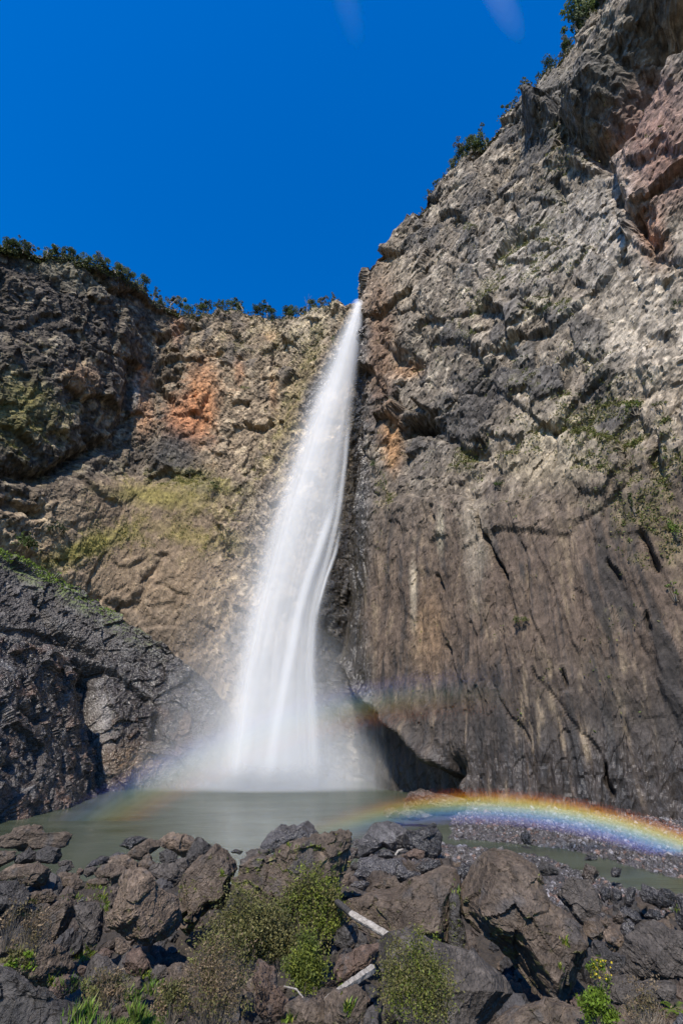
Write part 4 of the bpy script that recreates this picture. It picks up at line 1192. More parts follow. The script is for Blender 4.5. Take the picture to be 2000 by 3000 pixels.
boulder(Z([(920, 380), (940, 345), (1000, 350), (1010, 385)], *E_), 'wet', 'low black rock at the far bank of the stream', 1115, 4, Y=64)
boulder(Z([(1085, 465), (1110, 430), (1160, 440), (1160, 490), (1100, 490)], *E_), 'wet', 'black rock in the stream with white water beside it', 1116, 4, Y=59)
boulder(Z([(380, 460), (460, 320), (560, 350), (600, 430), (540, 530), (420, 520)], *F_), 'wetbrown', 'brown wet rock at the narrow of the stream', 1117, 4, Y=50)
boulder(Z([(1070, 640), (1120, 555), (1230, 580), (1400, 620), (1460, 700), (1470, 800), (1390, 850), (1230, 800), (1080, 760)], *F_), 'wet', 'big black veined boulder at the near bank of the stream', 1118, 5, Y=44, strata=(0.3, 0.9, 0, 0.4, 0.04))
boulder(Z([(720, 690), (760, 610), (850, 640), (860, 720), (800, 780), (740, 750)], *F_), 'wet', 'shiny black stone left of the trickle between black stones', 1119, 4, Y=44)
boulder(Z([(600, 650), (660, 590), (720, 620), (730, 720), (660, 760)], *F_), 'wet', 'dark wet stone touching the grey brown blocky boulder', 1120, 4, Y=44)
boulder(Z([(880, 720), (940, 600), (1030, 590), (1010, 720), (960, 800), (890, 790)], *F_), 'wet', 'wet black stone right of the trickle, beside the veined boulder', 1121, 4, Y=44)
boulder(Z([(830, 850), (900, 800), (1030, 860), (1080, 960), (1000, 1000), (900, 920)], *F_), 'wet', 'long wet stone below the trickle, left of its white water', 1122, 4, Y=38)
boulder(Z([(1120, 920), (1180, 840), (1280, 850), (1330, 930), (1240, 970)], *F_), 'wet', 'humped wet stone below the veined boulder', 1123, 4, Y=37)
boulder(Z([(760, 920), (830, 860), (900, 920), (910, 1010), (830, 1010), (770, 970)], *F_), 'wetbrown', 'round brown stone at the end of the trickle', 1124, 4, Y=34)
boulder(Z([(1470, 820), (1500, 700), (1640, 690), (1700, 1000), (1560, 1040), (1480, 950)], *F_), 'wet', 'dark wet boulder at the right edge beyond the veined one', 1125, 5, Y=38)
boulder(Z([(420, 1060), (450, 970), (560, 950), (640, 1040), (650, 1180), (540, 1230), (450, 1140)], *F_), 'brown', 'squarish dark brown rock at the right flank of the enormous boulder', 1126, 5, Y=27)
boulder(Z([(600, 980), (680, 920), (740, 1000), (700, 1060), (640, 1060)], *F_), 'brown', 'small brown stone above the orange-streaked slab', 1127, 4, Y=29)
boulder(Z([(640, 1120), (720, 1050), (800, 1100), (900, 1200), (880, 1290), (780, 1330), (660, 1260)], *F_), 'tan', 'orange-streaked slab between the enormous boulder and the rounded ledge', 1128, 5, Y=25)
boulder(Z([(850, 1030), (940, 960), (1000, 1020), (970, 1160), (900, 1190), (860, 1110)], *F_), 'wetgrey', 'smooth bluish grey stone above the rounded ledge', 1129, 4, Y=29)
boulder(Z([(510, 1330), (560, 1220), (650, 1210), (760, 1330), (880, 1380), (870, 1470), (760, 1560), (620, 1470), (530, 1420)], *F_), 'dark', 'dark cracked rock below the orange-streaked slab', 1130, 5, Y=22.5)
boulder(Z([(520, 1390), (640, 1420), (700, 1520), (760, 1640), (680, 1660), (580, 1540)], *F_), 'tan', 'ochre sloping plate of rock behind the yellow-flowered plant', 1131, 5, Y=20.5, rough=0.6)
boulder(Z([(880, 1560), (900, 1350), (960, 1180), (1100, 1060), (1230, 1010), (1400, 1080), (1640, 1100), (1750, 1300), (1750, 1560), (1500, 1700), (1200, 1680), (1000, 1640)], *F_), 'grey',
        'broad rounded ledge with dark curving cracks at the right edge', 1132, 6, Y=23.5, rough=0.9, strata=(0.6, 0.7, 0, 0.35, 0.05))
boulder(Z([(620, 1720), (760, 1640), (900, 1590), (1100, 1650), (1350, 1680), (1500, 1680), (1540, 1780), (1440, 1920), (1000, 1950), (700, 1850)], *F_), 'grey', 'long grey brown boulder below the rounded ledge at the lower right', 1133, 6, Y=17.5, strata=(0.2, 0.9, 0, 0.4, 0.03))
boulder(Z([(-520, 2156), (-380, 1960), (-150, 1880), (100, 1880), (330, 1990), (500, 2100), (560, 2250), (-500, 2300)], *F_), 'brown', 'wide brown boulder along the bottom edge right of the olive bush', 1134, 6, Y=14.2, rough=0.7)
boulder(Z([(270, 1900), (360, 1820), (480, 1900), (530, 2010), (560, 2100), (420, 2090), (320, 1990)], *F_), 'red', 'reddish brown rock left of the bright green plant', 1135, 4, Y=15.5)
boulder(Z([(1450, 2156), (1480, 2060), (1600, 2040), (1700, 2200), (1500, 2260)], *F_), 'wetgrey', 'blue grey stone in the bottom right corner', 1136, 4, Y=13)
boulder(Z([(1380, 2010), (1500, 1950), (1650, 1990), (1640, 2080), (1450, 2090)], *F_), 'tan', 'buff stone under the fern at the right edge', 1137, 4, Y=14)
boulder(Z([(760, 2100), (900, 1960), (1150, 1940), (1350, 1990), (1400, 2200), (800, 2250)], *F_), 'brown', 'brown rock hung with dry stems below the long boulder', 1138, 5, Y=15)
# --- the spit across the pool
boulder(Z([(420, 1240), (440, 1180), (480, 1165), (560, 1180), (650, 1200), (640, 1250), (500, 1260)], 900, 1500, 1100 / 1568), 'wetbrown', 'long brown wet rock at the cliff foot where the bright rainbow begins', 1140, 5, Y=108, rough=1.3)
boulder(Z([(318, 1262), (330, 1238), (370, 1240), (400, 1262), (370, 1282), (330, 1276)], 900, 1500, 1100 / 1568), 'wetbrown', 'tip of the low rocky spit reaching into the pool', 1141, 4, Y=97, rough=1.3)
boulder(Z([(385, 1262), (420, 1246), (480, 1250), (520, 1270), (460, 1288), (400, 1282)], 900, 1500, 1100 / 1568), 'wetbrown', 'second rock of the low spit, glittering wet', 1142, 4, Y=95, rough=1.3)

# --- loose stones filling the gaps: too many and too small to pick apart
def stones(name, spots, tone_fn, label, mat, sub=1):
    S, F = ICO[sub]
    Vs, Fs, Cs, base = [], [], [], 0
    for (x, y, z, s) in spots:
        q = RNG.normal(size=(3, 3))
        qr, _ = np.linalg.qr(q)
        sc = s * RNG.uniform(0.55, 1.15, 3)
        v = (S * RNG.uniform(0.75, 1.2, (len(S), 1)) * sc) @ qr.T + (x, y, z)
        c, wt = tone_fn(x, y)
        Vs.append(v); Fs.append(F + base); base += len(S)
        Cs.append(np.tile(np.append(np.array(c) * RNG.uniform(0.6, 1.5), wt), (len(S), 1)))
    me = new_mesh(name, np.concatenate(Vs), np.concatenate(Fs), np.concatenate(Cs))
    return link(name, me, mat, kind='stuff', label=label, cat='stones')

spots = []
for k in range(900):
    px_, py_ = RNG.uniform(-40, 2040), RNG.uniform(2540, 3040)
    if py_ < 2640 and px_ > 1380:
        continue
    d = ray(px_, py_)
    Y = pixel_ground(px_, py_)
    t_ = Y / d[1]
    x, z = d[0] * t_, ground_z(d[0] * t_, Y)
    spots.append((x, Y, float(z - sink(Y)) + 0.1, Y / 28.0 * RNG.lognormal(-1.0, 0.4)))
stones('rubble', spots, lambda x, y: (((0.055, 0.041, 0.031) if RNG.random() < 0.6 else (0.035, 0.032, 0.031)), 0.1), 'loose brown stones filling the gaps between the boulders', MAT_BOULDER, 2)
spots = []
for k in range(40000):
    Y = RNG.uniform(46, 125)
    a = RNG.uniform(0.12, 1.0)
    x = a * Y
    z = float(ground_z(x, Y))
    if z < -0.25 and RNG.random() > 0.06:
        continue
    s = RNG.lognormal(-2.1, 0.5) * (0.8 + Y / 150)
    spots.append((x, Y, z + 0.05 + 0.25 * noise3(np.array([[x / 6, Y / 6, 0]]), 71)[0], min(s, 0.9)))
def scree_tone(x, y):
    r = RNG.random()
    if r < 0.72: return (0.058, 0.053, 0.052), 1.0
    if r < 0.9: return (0.14, 0.132, 0.138), 1.0
    return (0.12, 0.08, 0.065), 0.95
stones('scree', spots, scree_tone, 'glittering wet scree of small stones between the stream and the right cliff', MAT_BOULDER, 0)
# ================================================================== plants
def leaf_material(name, transl=0.35, rough=0.6):
    t = NT(name)
    att = t.add('ShaderNodeAttribute', attribute_name='tint')
    b = t.add('ShaderNodeBsdfPrincipled')
    t.link(att.outputs['Color'], b.inputs['Base Color'])
    b.inputs['Roughness'].default_value = rough
    b.inputs['Specular IOR Level'].default_value = 0.25
    tl = t.add('ShaderNodeBsdfTranslucent')
    t.link(att.outputs['Color'], tl.inputs['Color'])
    m = t.add('ShaderNodeMixShader')
    m.inputs[0].default_value = transl
    t.link(b.outputs[0], m.inputs[1])
    t.link(tl.outputs[0], m.inputs[2])
    t.link(m.outputs[0], t.out.inputs['Surface'])
    return t.m

def bark_material(name, c0, c1, scale):
    t = NT(name)
    tc = t.add('ShaderNodeNewGeometry').outputs['Position']
    n = t.noise(tc, scale, 5, 0.65)
    mix = t.add('ShaderNodeMix', data_type='RGBA')
    mix.inputs['A'].default_value = (*c0, 1)
    mix.inputs['B'].default_value = (*c1, 1)
    t.link(t.ramp(n, 0.35, 0.65), mix.inputs['Factor'])
    b = t.add('ShaderNodeBsdfPrincipled')
    t.link(mix.outputs['Result'], b.inputs['Base Color'])
    b.inputs['Roughness'].default_value = 0.85
    bm = t.add('ShaderNodeBump')
    bm.inputs['Strength'].default_value = 0.6
    bm.inputs['Distance'].default_value = 0.05
    t.link(n, bm.inputs['Height'])
    t.link(bm.outputs['Normal'], b.inputs['Normal'])
    t.link(b.outputs[0], t.out.inputs['Surface'])
    return t.m

MAT_LEAF = leaf_material('leaf')
MAT_BARK = bark_material('bark', (0.10, 0.085, 0.07), (0.26, 0.235, 0.20), 1.5)
MAT_TWIG = bark_material('twig', (0.10, 0.08, 0.06), (0.24, 0.205, 0.16), 9.0)

def tube(pts, radii, sides=5):
    """tapered tube along a polyline"""
    pts = np.array(pts, float)
    V, F = [], []
    for i, p in enumerate(pts):
        d = pts[min(i + 1, len(pts) - 1)] - pts[max(i - 1, 0)]
        d /= max(np.linalg.norm(d), 1e-9)
        a = np.cross(d, (0.3, 0.9, 0.2)); a /= max(np.linalg.norm(a), 1e-9)
        b_ = np.cross(d, a)
        for k in range(sides):
            th = 2 * math.pi * k / sides
            V.append(p + radii[i] * (math.cos(th) * a + math.sin(th) * b_))
    for i in range(len(pts) - 1):
        for k in range(sides):
            q, r_ = i * sides + k, i * sides + (k + 1) % sides
            F.append((q, r_, r_ + sides, q + sides))
    return V, F

def join(parts):
    V, F, base = [], [], 0
    for v, f in parts:
        V += list(v)
        F += [tuple(i + base for i in q) for q in f]
        base += len(v)
    return V, F

def leaf_cards(points, size, rng, colors, aspect=0.6, droop=0.0):
    """one small quad per point, turned at random; colors (n,3)"""
    n = len(points)
    a = rng.normal(size=(n, 3)); a[:, 2] -= droop
    a /= np.linalg.norm(a, axis=1)[:, None]
    b_ = np.cross(a, rng.normal(size=(n, 3)))
    b_ /= np.linalg.norm(b_, axis=1)[:, None]
    s = (size * rng.uniform(0.6, 1.4, n))[:, None]
    p = np.asarray(points)
    V = np.stack([p - a * s * 0.5, p + b_ * s * aspect * 0.5, p + a * s * 0.5, p - b_ * s * aspect * 0.5], 1).reshape(-1, 3)
    F = np.arange(4 * n).reshape(n, 4)
    C = np.repeat(np.column_stack([colors, np.zeros(n)]), 4, 0)
    return V, F, C

GREENS = {'dark': (0.055, 0.082, 0.032), 'mid': (0.10, 0.135, 0.045), 'pale': (0.15, 0.175, 0.09), 'grey': (0.14, 0.15, 0.11)}

def tree_meshes(kind, tone, seed):
    rng = np.random.default_rng(seed)
    H = 1.0                                            # unit height, scaled per tree
    limbs, clumps = [], []
    lean = rng.normal(0, 0.05, 2)
    if kind == 'round':
        limbs.append(tube([(0, 0, -0.12), (lean[0] * 0.5, lean[1] * 0.5, 0.3), (lean[0], lean[1], 0.7)], [0.035, 0.025, 0.012]))
        for k in range(13):
            a, r, z = rng.uniform(0, 6.28), rng.uniform(0.05, 0.32), rng.uniform(0.22, 0.9)
            r *= math.sin(math.pi * min(1, max(0.1, (z - 0.05) / 0.95))) + 0.25
            c = (lean[0] + r * math.cos(a), lean[1] + r * math.sin(a), z)
            clumps.append((c, rng.uniform(0.11, 0.18)))
            limbs.append(tube([(lean[0] * z, lean[1] * z, z * 0.55), c], [0.012, 0.004], 4))
    elif kind == 'open':
        top = []
        for k in range(3):
            a = rng.uniform(0, 6.28)
            e = (lean[0] + 0.22 * math.cos(a), lean[1] + 0.22 * math.sin(a), rng.uniform(0.75, 0.95))
            limbs.append(tube([(0, 0, -0.12), (lean[0] * 0.4, lean[1] * 0.4, 0.32), (e[0] * 0.6, e[1] * 0.6, 0.58), e], [0.030, 0.022, 0.014, 0.005]))
            top.append(e)
        for e in top:
            for k in range(5):
                c = (e[0] + rng.normal(0, 0.11), e[1] + rng.normal(0, 0.11), e[2] + rng.uniform(-0.28, 0.06))
                clumps.append((c, rng.uniform(0.06, 0.11)))
                limbs.append(tube([(e[0] * 0.75, e[1] * 0.75, e[2] - 0.22), c], [0.009, 0.003], 4))
    elif kind == 'slender':
        limbs.append(tube([(0, 0, -0.12), (lean[0] * 0.6, lean[1] * 0.6, 0.5), (lean[0], lean[1], 0.97)], [0.022, 0.015, 0.005]))
        for k in range(9):
            z = rng.uniform(0.5, 1.0)
            c = (lean[0] * z + rng.normal(0, 0.09), lean[1] * z + rng.normal(0, 0.09), z)
            clumps.append((c, rng.uniform(0.05, 0.09)))
            limbs.append(tube([(lean[0] * z, lean[1] * z, z - 0.12), c], [0.007, 0.003], 4))
    else:                                              # bare
        limbs.append(tube([(0, 0, -0.12), (0.02, 0, 0.5), (0.04, 0.01, 1.0)], [0.025, 0.016, 0.004]))
        for k in range(8):
            z, a = rng.uniform(0.35, 0.85), rng.uniform(0, 6.28)
            limbs.append(tube([(0.02, 0, z), (0.02 + 0.12 * math.cos(a), 0.12 * math.sin(a), z + 0.12), (0.02 + 0.2 * math.cos(a), 0.2 * math.sin(a), z + 0.3)], [0.010, 0.006, 0.003], 4))
    tv, tf = join(limbs)
    trunk = new_mesh('trunk', tv, np.array(tf))
    crown = None
    if clumps:
        pts, cols = [], []
        base = np.array(GREENS[tone])
        per = {'round': 90, 'open': 60, 'slender': 54}[kind]
        for c, r in clumps:
            shade = rng.uniform(0.65, 1.45)
            q = rng.normal(size=(per, 3)); q /= np.linalg.norm(q, axis=1)[:, None]
            q *= (rng.uniform(0.25, 1.0, per) ** 0.5)[:, None] * np.array([1.1, 1.1, 0.75]) * r
            pts.append(q + c)
            cols.append(base * shade * rng.uniform(0.75, 1.3, (per, 1)))
        v, f, c_ = leaf_cards(np.concatenate(pts), 0.058, rng, np.concatenate(cols), 0.6, 0.4)
        crown = new_mesh('crown', v, f, c_)
    return trunk, crown

PROTOS = {}
def tree_proto(kind, tone, variant):
    key = (kind, tone, variant)
    if key not in PROTOS:
        tr, cr = tree_meshes(kind, tone, 5000 + hash((kind == 'round', kind == 'open', tone == 'dark', tone == 'mid', tone == 'pale')) % 97 + 31 * variant + len(PROTOS))
        tr.materials.append(MAT_BARK)
        if cr:
            cr.materials.append(MAT_LEAF)
        PROTOS[key] = (tr, cr)
    return PROTOS[key]

def plant_tree(p, height, kind, tone, label, group, width=1.0):
    root = bpy.data.objects.new('tree', None)
    col.objects.link(root)
    root.location = p
    root.rotation_euler = (0, 0, RNG.uniform(0, 6.28))
    root.scale = (height * width, height * width, height)
    root['label'], root['category'], root['group'] = label, 'tree', group
    tr, cr = tree_proto(kind, tone, int(RNG.integers(0, 3)))
    link('trunk', tr, parent=root)
    if cr:
        link('crown', cr, parent=root)
    return root

def skyline(cl, px):
    """the highest vertex of a cliff in the picture column px"""
    m = np.nonzero(np.abs(cl['px'] - px) < 5)[0]
    m = m[cl['P'][m, 2] > 60]
    k = m[np.argmin(cl['py'][m])]
    return cl['P'][k]

def near_vertex(cl, px, py):
    k = np.argmin((cl['px'] - px) ** 2 + (cl['py'] - py) ** 2 + 1e5 * (cl['nrm'][:, 1] > 0.3))
    return cl['P'][k], cl['nrm'][k]

KINDWORD = {('round', 'dark'): 'dense dark round tree', ('round', 'mid'): 'bushy green tree', ('round', 'pale'): 'bushy pale green tree', ('open', 'mid'): 'open branching green tree',
            ('open', 'grey'): 'sparse grey-leaved tree', ('open', 'dark'): 'open dark-leaved tree', ('slender', 'dark'): 'slender dark tree', ('slender', 'mid'): 'slender green tree', ('slender', 'grey'): 'thin sparse grey tree',
            ('bare', 'grey'): 'bare dead tree'}
ORD = ['first', 'second', 'third', 'fourth', 'fifth', 'sixth', 'seventh', 'eighth', 'ninth', 'tenth', 'eleventh', 'twelfth', 'thirteenth', 'fourteenth', 'fifteenth', 'sixteenth', 'seventeenth', 'eighteenth',
       'nineteenth', 'twentieth']
LEFT_TREES = [(4, 42, 'round', 'dark'), (20, 30, 'open', 'mid'), (38, 34, 'round', 'mid'), (55, 36, 'open', 'dark'), (73, 26, 'round', 'dark'), (97, 36, 'open', 'grey'), (130, 46, 'open', 'mid'), (150, 24, 'round', 'mid'),
              (168, 34, 'open', 'dark'), (188, 28, 'round', 'pale'), (214, 36, 'round', 'dark'), (238, 26, 'round', 'mid'), (262, 24, 'round', 'mid'), (288, 26, 'round', 'pale'), (310, 24, 'round', 'mid'),
              (336, 24, 'round', 'dark'), (357, 34, 'round', 'pale'), (384, 24, 'round', 'mid'), (420, 34, 'round', 'mid'), (452, 32, 'open', 'mid'), (475, 24, 'round', 'pale'), (501, 50, 'open', 'grey'), (532, 52, 'slender', 'mid'),
              (552, 30, 'round', 'mid'), (574, 36, 'open', 'grey'), (590, 30, 'round', 'mid'), (604, 40, 'open', 'dark'), (630, 26, 'open', 'mid'), (653, 30, 'slender', 'mid'), (680, 34, 'round', 'mid'), (715, 50, 'open', 'dark'),
              (745, 28, 'round', 'dark'), (764, 28, 'open', 'mid'), (787, 58, 'slender', 'dark'), (806, 30, 'round', 'dark'), (829, 36, 'round', 'dark'), (852, 28, 'round', 'mid'), (875, 38, 'open', 'grey'), (897, 42, 'bare', 'grey'),
              (912, 26, 'round', 'mid'), (935, 30, 'slender', 'grey'), (948, 30, 'open', 'grey'), (971, 26, 'slender', 'grey')]
n_left = len(LEFT_TREES)
for i, (px_, h, kind, tone) in enumerate(LEFT_TREES):
    p = skyline(left_cliff, px_)
    mpp = math.hypot(p[1], p[2]) / FPX * 1.02
    k = n_left - 1 - i
    where = ('%s along the left rim counting from the waterfall' % ORD[k]) if k < 20 else ('on the left rim, %s counting from the left edge' % ('first' if i == 0 else ORD[i])) if i < 20 else 'on the left rim, midway between waterfall and edge'
    plant_tree((p[0], p[1] + 0.5, p[2] - 1.2), h * mpp * (0.95 if px_ < 200 else 1.15) + 1.0, kind, tone, '%s, %s' % (KINDWORD[(kind, tone)], where), 'trees along the left cliff rim', 1.25 if kind == 'round' else 1.0)
RIGHT_TREES = [(1232, 18, 'slender', 'grey'), (1250, 16, 'open', 'grey'), (1272, 18, 'open', 'mid'), (1295, 14, 'slender', 'grey'), (1320, 24, 'round', 'pale'), (1345, 32, 'round', 'mid'), (1360, 46, 'open', 'grey'), (1378, 38, 'round', 'mid'),
               (1400, 42, 'round', 'mid'), (1422, 46, 'open', 'mid'), (1490, 30, 'open', 'mid'), (1545, 20, 'slender', 'mid'), (1577, 18, 'slender', 'mid'), (1610, 34, 'round', 'dark'), (1650, 44, 'open', 'grey'), (1668, 24, 'round', 'mid'),
               (1692, 80, 'open', 'mid'), (1712, 52, 'round', 'pale'), (1730, 70, 'round', 'mid'), (1757, 90, 'round', 'mid'), (1780, 92, 'open', 'dark')]
for i, (px_, h, kind, tone) in enumerate(RIGHT_TREES):
    p = skyline(right_cliff, px_)
    mpp = math.hypot(p[1], p[2]) / FPX * 1.02
    where = '%s up the right-hand skyline counting from the waterfall' % (ORD[i] if i < 20 else 'topmost')
    plant_tree((p[0], p[1] + 0.5, p[2] - 1.0), h * mpp * 1.15 + 0.8, kind, tone, '%s, %s' % (KINDWORD[(kind, tone)], where), 'trees along the right cliff rim', 1.2 if kind == 'round' else 1.0)

# --- low scrub and grass along the rims and on the ledges: one mass
rng = np.random.default_rng(77)
pts, cols = [], []
for px_ in np.arange(-30, 985, 2.2):
    p = skyline(left_cliff, px_) if px_ > 0 else skyline(left_cliff, 3)
    for k in range(16):
        q = p + np.array([rng.normal(0, 1.2), rng.uniform(-1.0, 3.0), rng.uniform(-3.5, 1.9) if px_ > 180 else rng.uniform(-2.5, 0.8)])
        pts.append(q); cols.append(np.array([(0.08, 0.10, 0.032), (0.14, 0.145, 0.055), (0.055, 0.075, 0.028)][rng.integers(0, 3)]) * rng.uniform(0.7, 1.3))
for px_ in np.arange(1225, 1800, 2.2):
    p = skyline(right_cliff, px_)
    for k in range(7):
        pts.append(p + np.array([rng.normal(0, 0.8), rng.uniform(-0.8, 1.5), rng.uniform(-2.2, 0.8)]))
        cols.append(np.array([(0.06, 0.075, 0.028), (0.11, 0.11, 0.045)][rng.integers(0, 2)]) * rng.uniform(0.7, 1.3))
v, f, c = leaf_cards(np.array(pts), 0.85, rng, np.array(cols), 0.7)
link('undergrowth', new_mesh('undergrowth', v, f, c), MAT_LEAF, kind='stuff', label='low green scrub fringing the cliff rims', cat='undergrowth')
pts, cols = [], []
for cl, count in ((right_cliff, 9000), (left_cliff, 6500)):
    w = cl['moss'].clip(0) ** 1.5 * (cl['nrm'][:, 1] < 0.2)
    idx = rng.choice(len(w), count, p=w / w.sum())
    for k in idx:
        p, n = cl['P'][k], cl['nrm'][k]
        for j in range(2):
            pts.append(p + n * 0.25 + rng.normal(0, 0.3, 3))
            cols.append(np.array([(0.15, 0.16, 0.04), (0.20, 0.185, 0.075), (0.09, 0.12, 0.03)][rng.integers(0, 3)]) * rng.uniform(0.6, 1.2))
v, f, c = leaf_cards(np.array(pts), 0.62, rng, np.array(cols), 0.45)
link('grass', new_mesh('grass', v, f, c), MAT_LEAF, kind='stuff', label='tufts of yellow green grass on the cliff ledges', cat='grass')
# bright grass on the crest of the wet shoulder and green patch at the left edge
pts, cols = [], []
ppx, ppy = project(MID_P)
rl = np.interp(ppx, [-300, 0, 170, 330, 500, 700], [1500, 1610, 1690, 1790, 1900, 2130])
m = np.nonzero((np.abs(ppy - rl - 6) < 26) & (ppx > -40) & (ppx < 400) & (MID_N[:, 2] > 0.2))[0]
for k in rng.choice(m, 3400):
    if rng.random() > 1.15 - ppx[k] / 330.0:
        continue
    pts.append(MID_P[k] + rng.normal(0, 0.35, 3) + (0, 0, 0.3))
    cols.append(np.array((0.16, 0.24, 0.035)) * rng.uniform(0.5, 1.3))
v, f, c = leaf_cards(np.array(pts), 0.7, rng, np.array(cols), 0.5)
link('grass', new_mesh('grass', v, f, c), MAT_LEAF, kind='stuff', label='bright green grass on the crest of the wet rock shoulder', cat='grass')

# --- shrubs clinging to the cliffs
def bush(name, p, w, h, d, n_leaf, size, colors, label, group=None, stems=14, seed=0, dry=0.0, cat='shrub', stem_r=0.012, shape='dome'):
    rng = np.random.default_rng(seed)
    root = bpy.data.objects.new(name, None)
    col.objects.link(root)
    root.location = p
    root['label'], root['category'] = label, cat
    if group:
        root['group'] = group
    parts, tips = [], []
    for k in range(stems):
        a = rng.uniform(0, 6.28)
        r = math.sqrt(rng.uniform(0, 1))
        e = np.array([w / 2 * r * math.cos(a), d / 2 * r * math.sin(a), h * (math.sqrt(max(0.0, 1 - 0.75 * r * r)) * rng.uniform(0.45, 1.0))])
        b0 = np.array([e[0] * 0.25, e[1] * 0.25, -0.15 * h])
        mid = b0 * 0.45 + e * 0.55 + rng.normal(0, 0.05, 3) * w
        parts.append(tube([b0, mid, e], [stem_r * 1.6, stem_r, stem_r * 0.35], 3))
        tips.append((mid, e))
    sv, sf = join(parts)
    link('stems', new_mesh('stems', sv, np.array(sf)), MAT_TWIG, parent=root)
    if n_leaf:
        nc = max(8, n_leaf // 60)
        pts, cols = [], []
        for k in range(nc):
            mid, e = tips[k % len(tips)]
            c = mid + (e - mid) * rng.uniform(0.3, 1.08) + rng.normal(0, 0.06, 3) * (w, d, h)
            s = rng.uniform(0.06, 0.17)
            q = rng.normal(size=(n_leaf // nc, 3)) * (s * w, s * d, s * h * 0.9) * 0.75
            shade = rng.uniform(0.65, 1.4)
            cc = np.array(colors[rng.integers(0, len(colors))])
            pts.append(c + q); cols.append(cc * shade * rng.uniform(0.7, 1.3, (len(q), 1)))
        pts = np.concatenate(pts)
        pts[:, 2] = np.maximum(pts[:, 2], -0.1 * h)
        v, f, c = leaf_cards(pts, size, rng, np.concatenate(cols), 0.5)
        o = link('foliage', new_mesh('foliage', v, f, c), MAT_LEAF, parent=root)
        o['kind'] = 'stuff'
    return root

CLIFF_SHRUBS = [(right_cliff, 1098, 1365, 34, 42, 'mid', 'dark green rounded shrub on the right cliff beside the waterfall'),
                (right_cliff, 1122, 1425, 30, 75, 'pale', 'yellow green shrub hanging just below the dark rounded one beside the waterfall'),
                (right_cliff, 1460, 1425, 28, 26, 'mid', 'dark shrub on the bare face above the long slanting crack'),
                (right_cliff, 1610, 905, 34, 36, 'mid', 'green shrub in a niche of the right cliff, level with the waterfall lip'),
                (right_cliff, 1380, 975, 26, 40, 'pale', 'pale grassy shrub on the right cliff above the long ledge'),
                (right_cliff, 1990, 895, 36, 44, 'mid', 'green shrub at the right edge on the pale rock'),
                (right_cliff, 1382, 668, 34, 26, 'pale', 'light green shrub high on the right cliff face'),
                (right_cliff, 1603, 492, 20, 46, 'bright', 'bright green shrub in a crack high on the right cliff'),
                (right_cliff, 1690, 262, 28, 36, 'bright', 'bright green shrub near the top of the right cliff'),
                (right_cliff, 1860, 1195, 50, 40, 'bright', 'bright green shrub on the grassy ledge at the right'),
                (right_cliff, 1935, 1190, 44, 38, 'pale', 'yellowish shrub beside the bright one on the grassy ledge'),
                (right_cliff, 1857, 1470, 18, 70, 'mid', 'narrow strip of green leaves hanging in a cleft at the right'),
                (right_cliff, 1985, 1550, 40, 60, 'bright', 'bright green shrub at the right edge above the dark slits'),
                (right_cliff, 1975, 1735, 50, 50, 'bright', 'bright green grassy clump at the right edge below the dark slits'),
                (right_cliff, 1527, 1818, 46, 22, 'pale', 'small yellow green tuft in the middle of the lower face'),
                (left_cliff, 620, 1435, 46, 46, 'mid', 'green shrub at the left of the waterfall below the orange patch'),
                (left_cliff, 560, 1390, 60, 30, 'dark', 'grey green shrub on the green ledge under the orange patch'),
                (left_cliff, 718, 1138, 22, 14, 'bright', 'small bright green tuft between the orange patch and the waterfall'),
                (left_cliff, 155, 1560, 60, 40, 'dark', 'dark shrub at the head of the tan slab on the left'),
                (left_cliff, 50, 1585, 90, 44, 'mid', 'green bush at the left edge above the wet shoulder'),
                (left_cliff, 70, 800, 40, 60, 'mid', 'green shrub streaming down the dark rock at upper left'),
                (left_cliff, 163, 765, 24, 20, 'dark', 'rounded dark shrub just below the left rim'),
                (left_cliff, 385, 955, 26, 26, 'dark', 'small dark shrub in the fold of the left cliff'),
                (left_cliff, 830, 965, 40, 30, 'mid', 'shrub below the rim trees close to the waterfall'),
                (left_cliff, 975, 1000, 20, 40, 'bright', 'green tuft on the rock left of the waterfall top')]
TONE_LEAF = {'mid': [(0.07, 0.10, 0.03), (0.05, 0.075, 0.025)], 'pale': [(0.15, 0.16, 0.055), (0.11, 0.125, 0.045)], 'dark': [(0.045, 0.06, 0.03), (0.06, 0.07, 0.04)], 'bright': [(0.13, 0.19, 0.03), (0.09, 0.14, 0.025)]}
for k, (cl, px_, py_, w, h, tone, label) in enumerate(CLIFF_SHRUBS):
    p, n = near_vertex(cl, px_, py_ + h * 0.4)
    mpp = np.linalg.norm(p - np.array([0, 0, CAM_Z])) / FPX
    bush('shrub', p + n * 0.3, w * mpp, h * mpp * 1.1, w * mpp * 0.7, 320, 0.55 * max(0.7, w * mpp / 6), TONE_LEAF[tone], label, 'shrubs growing on the cliff faces', 10, 9000 + k, stem_r=0.06)

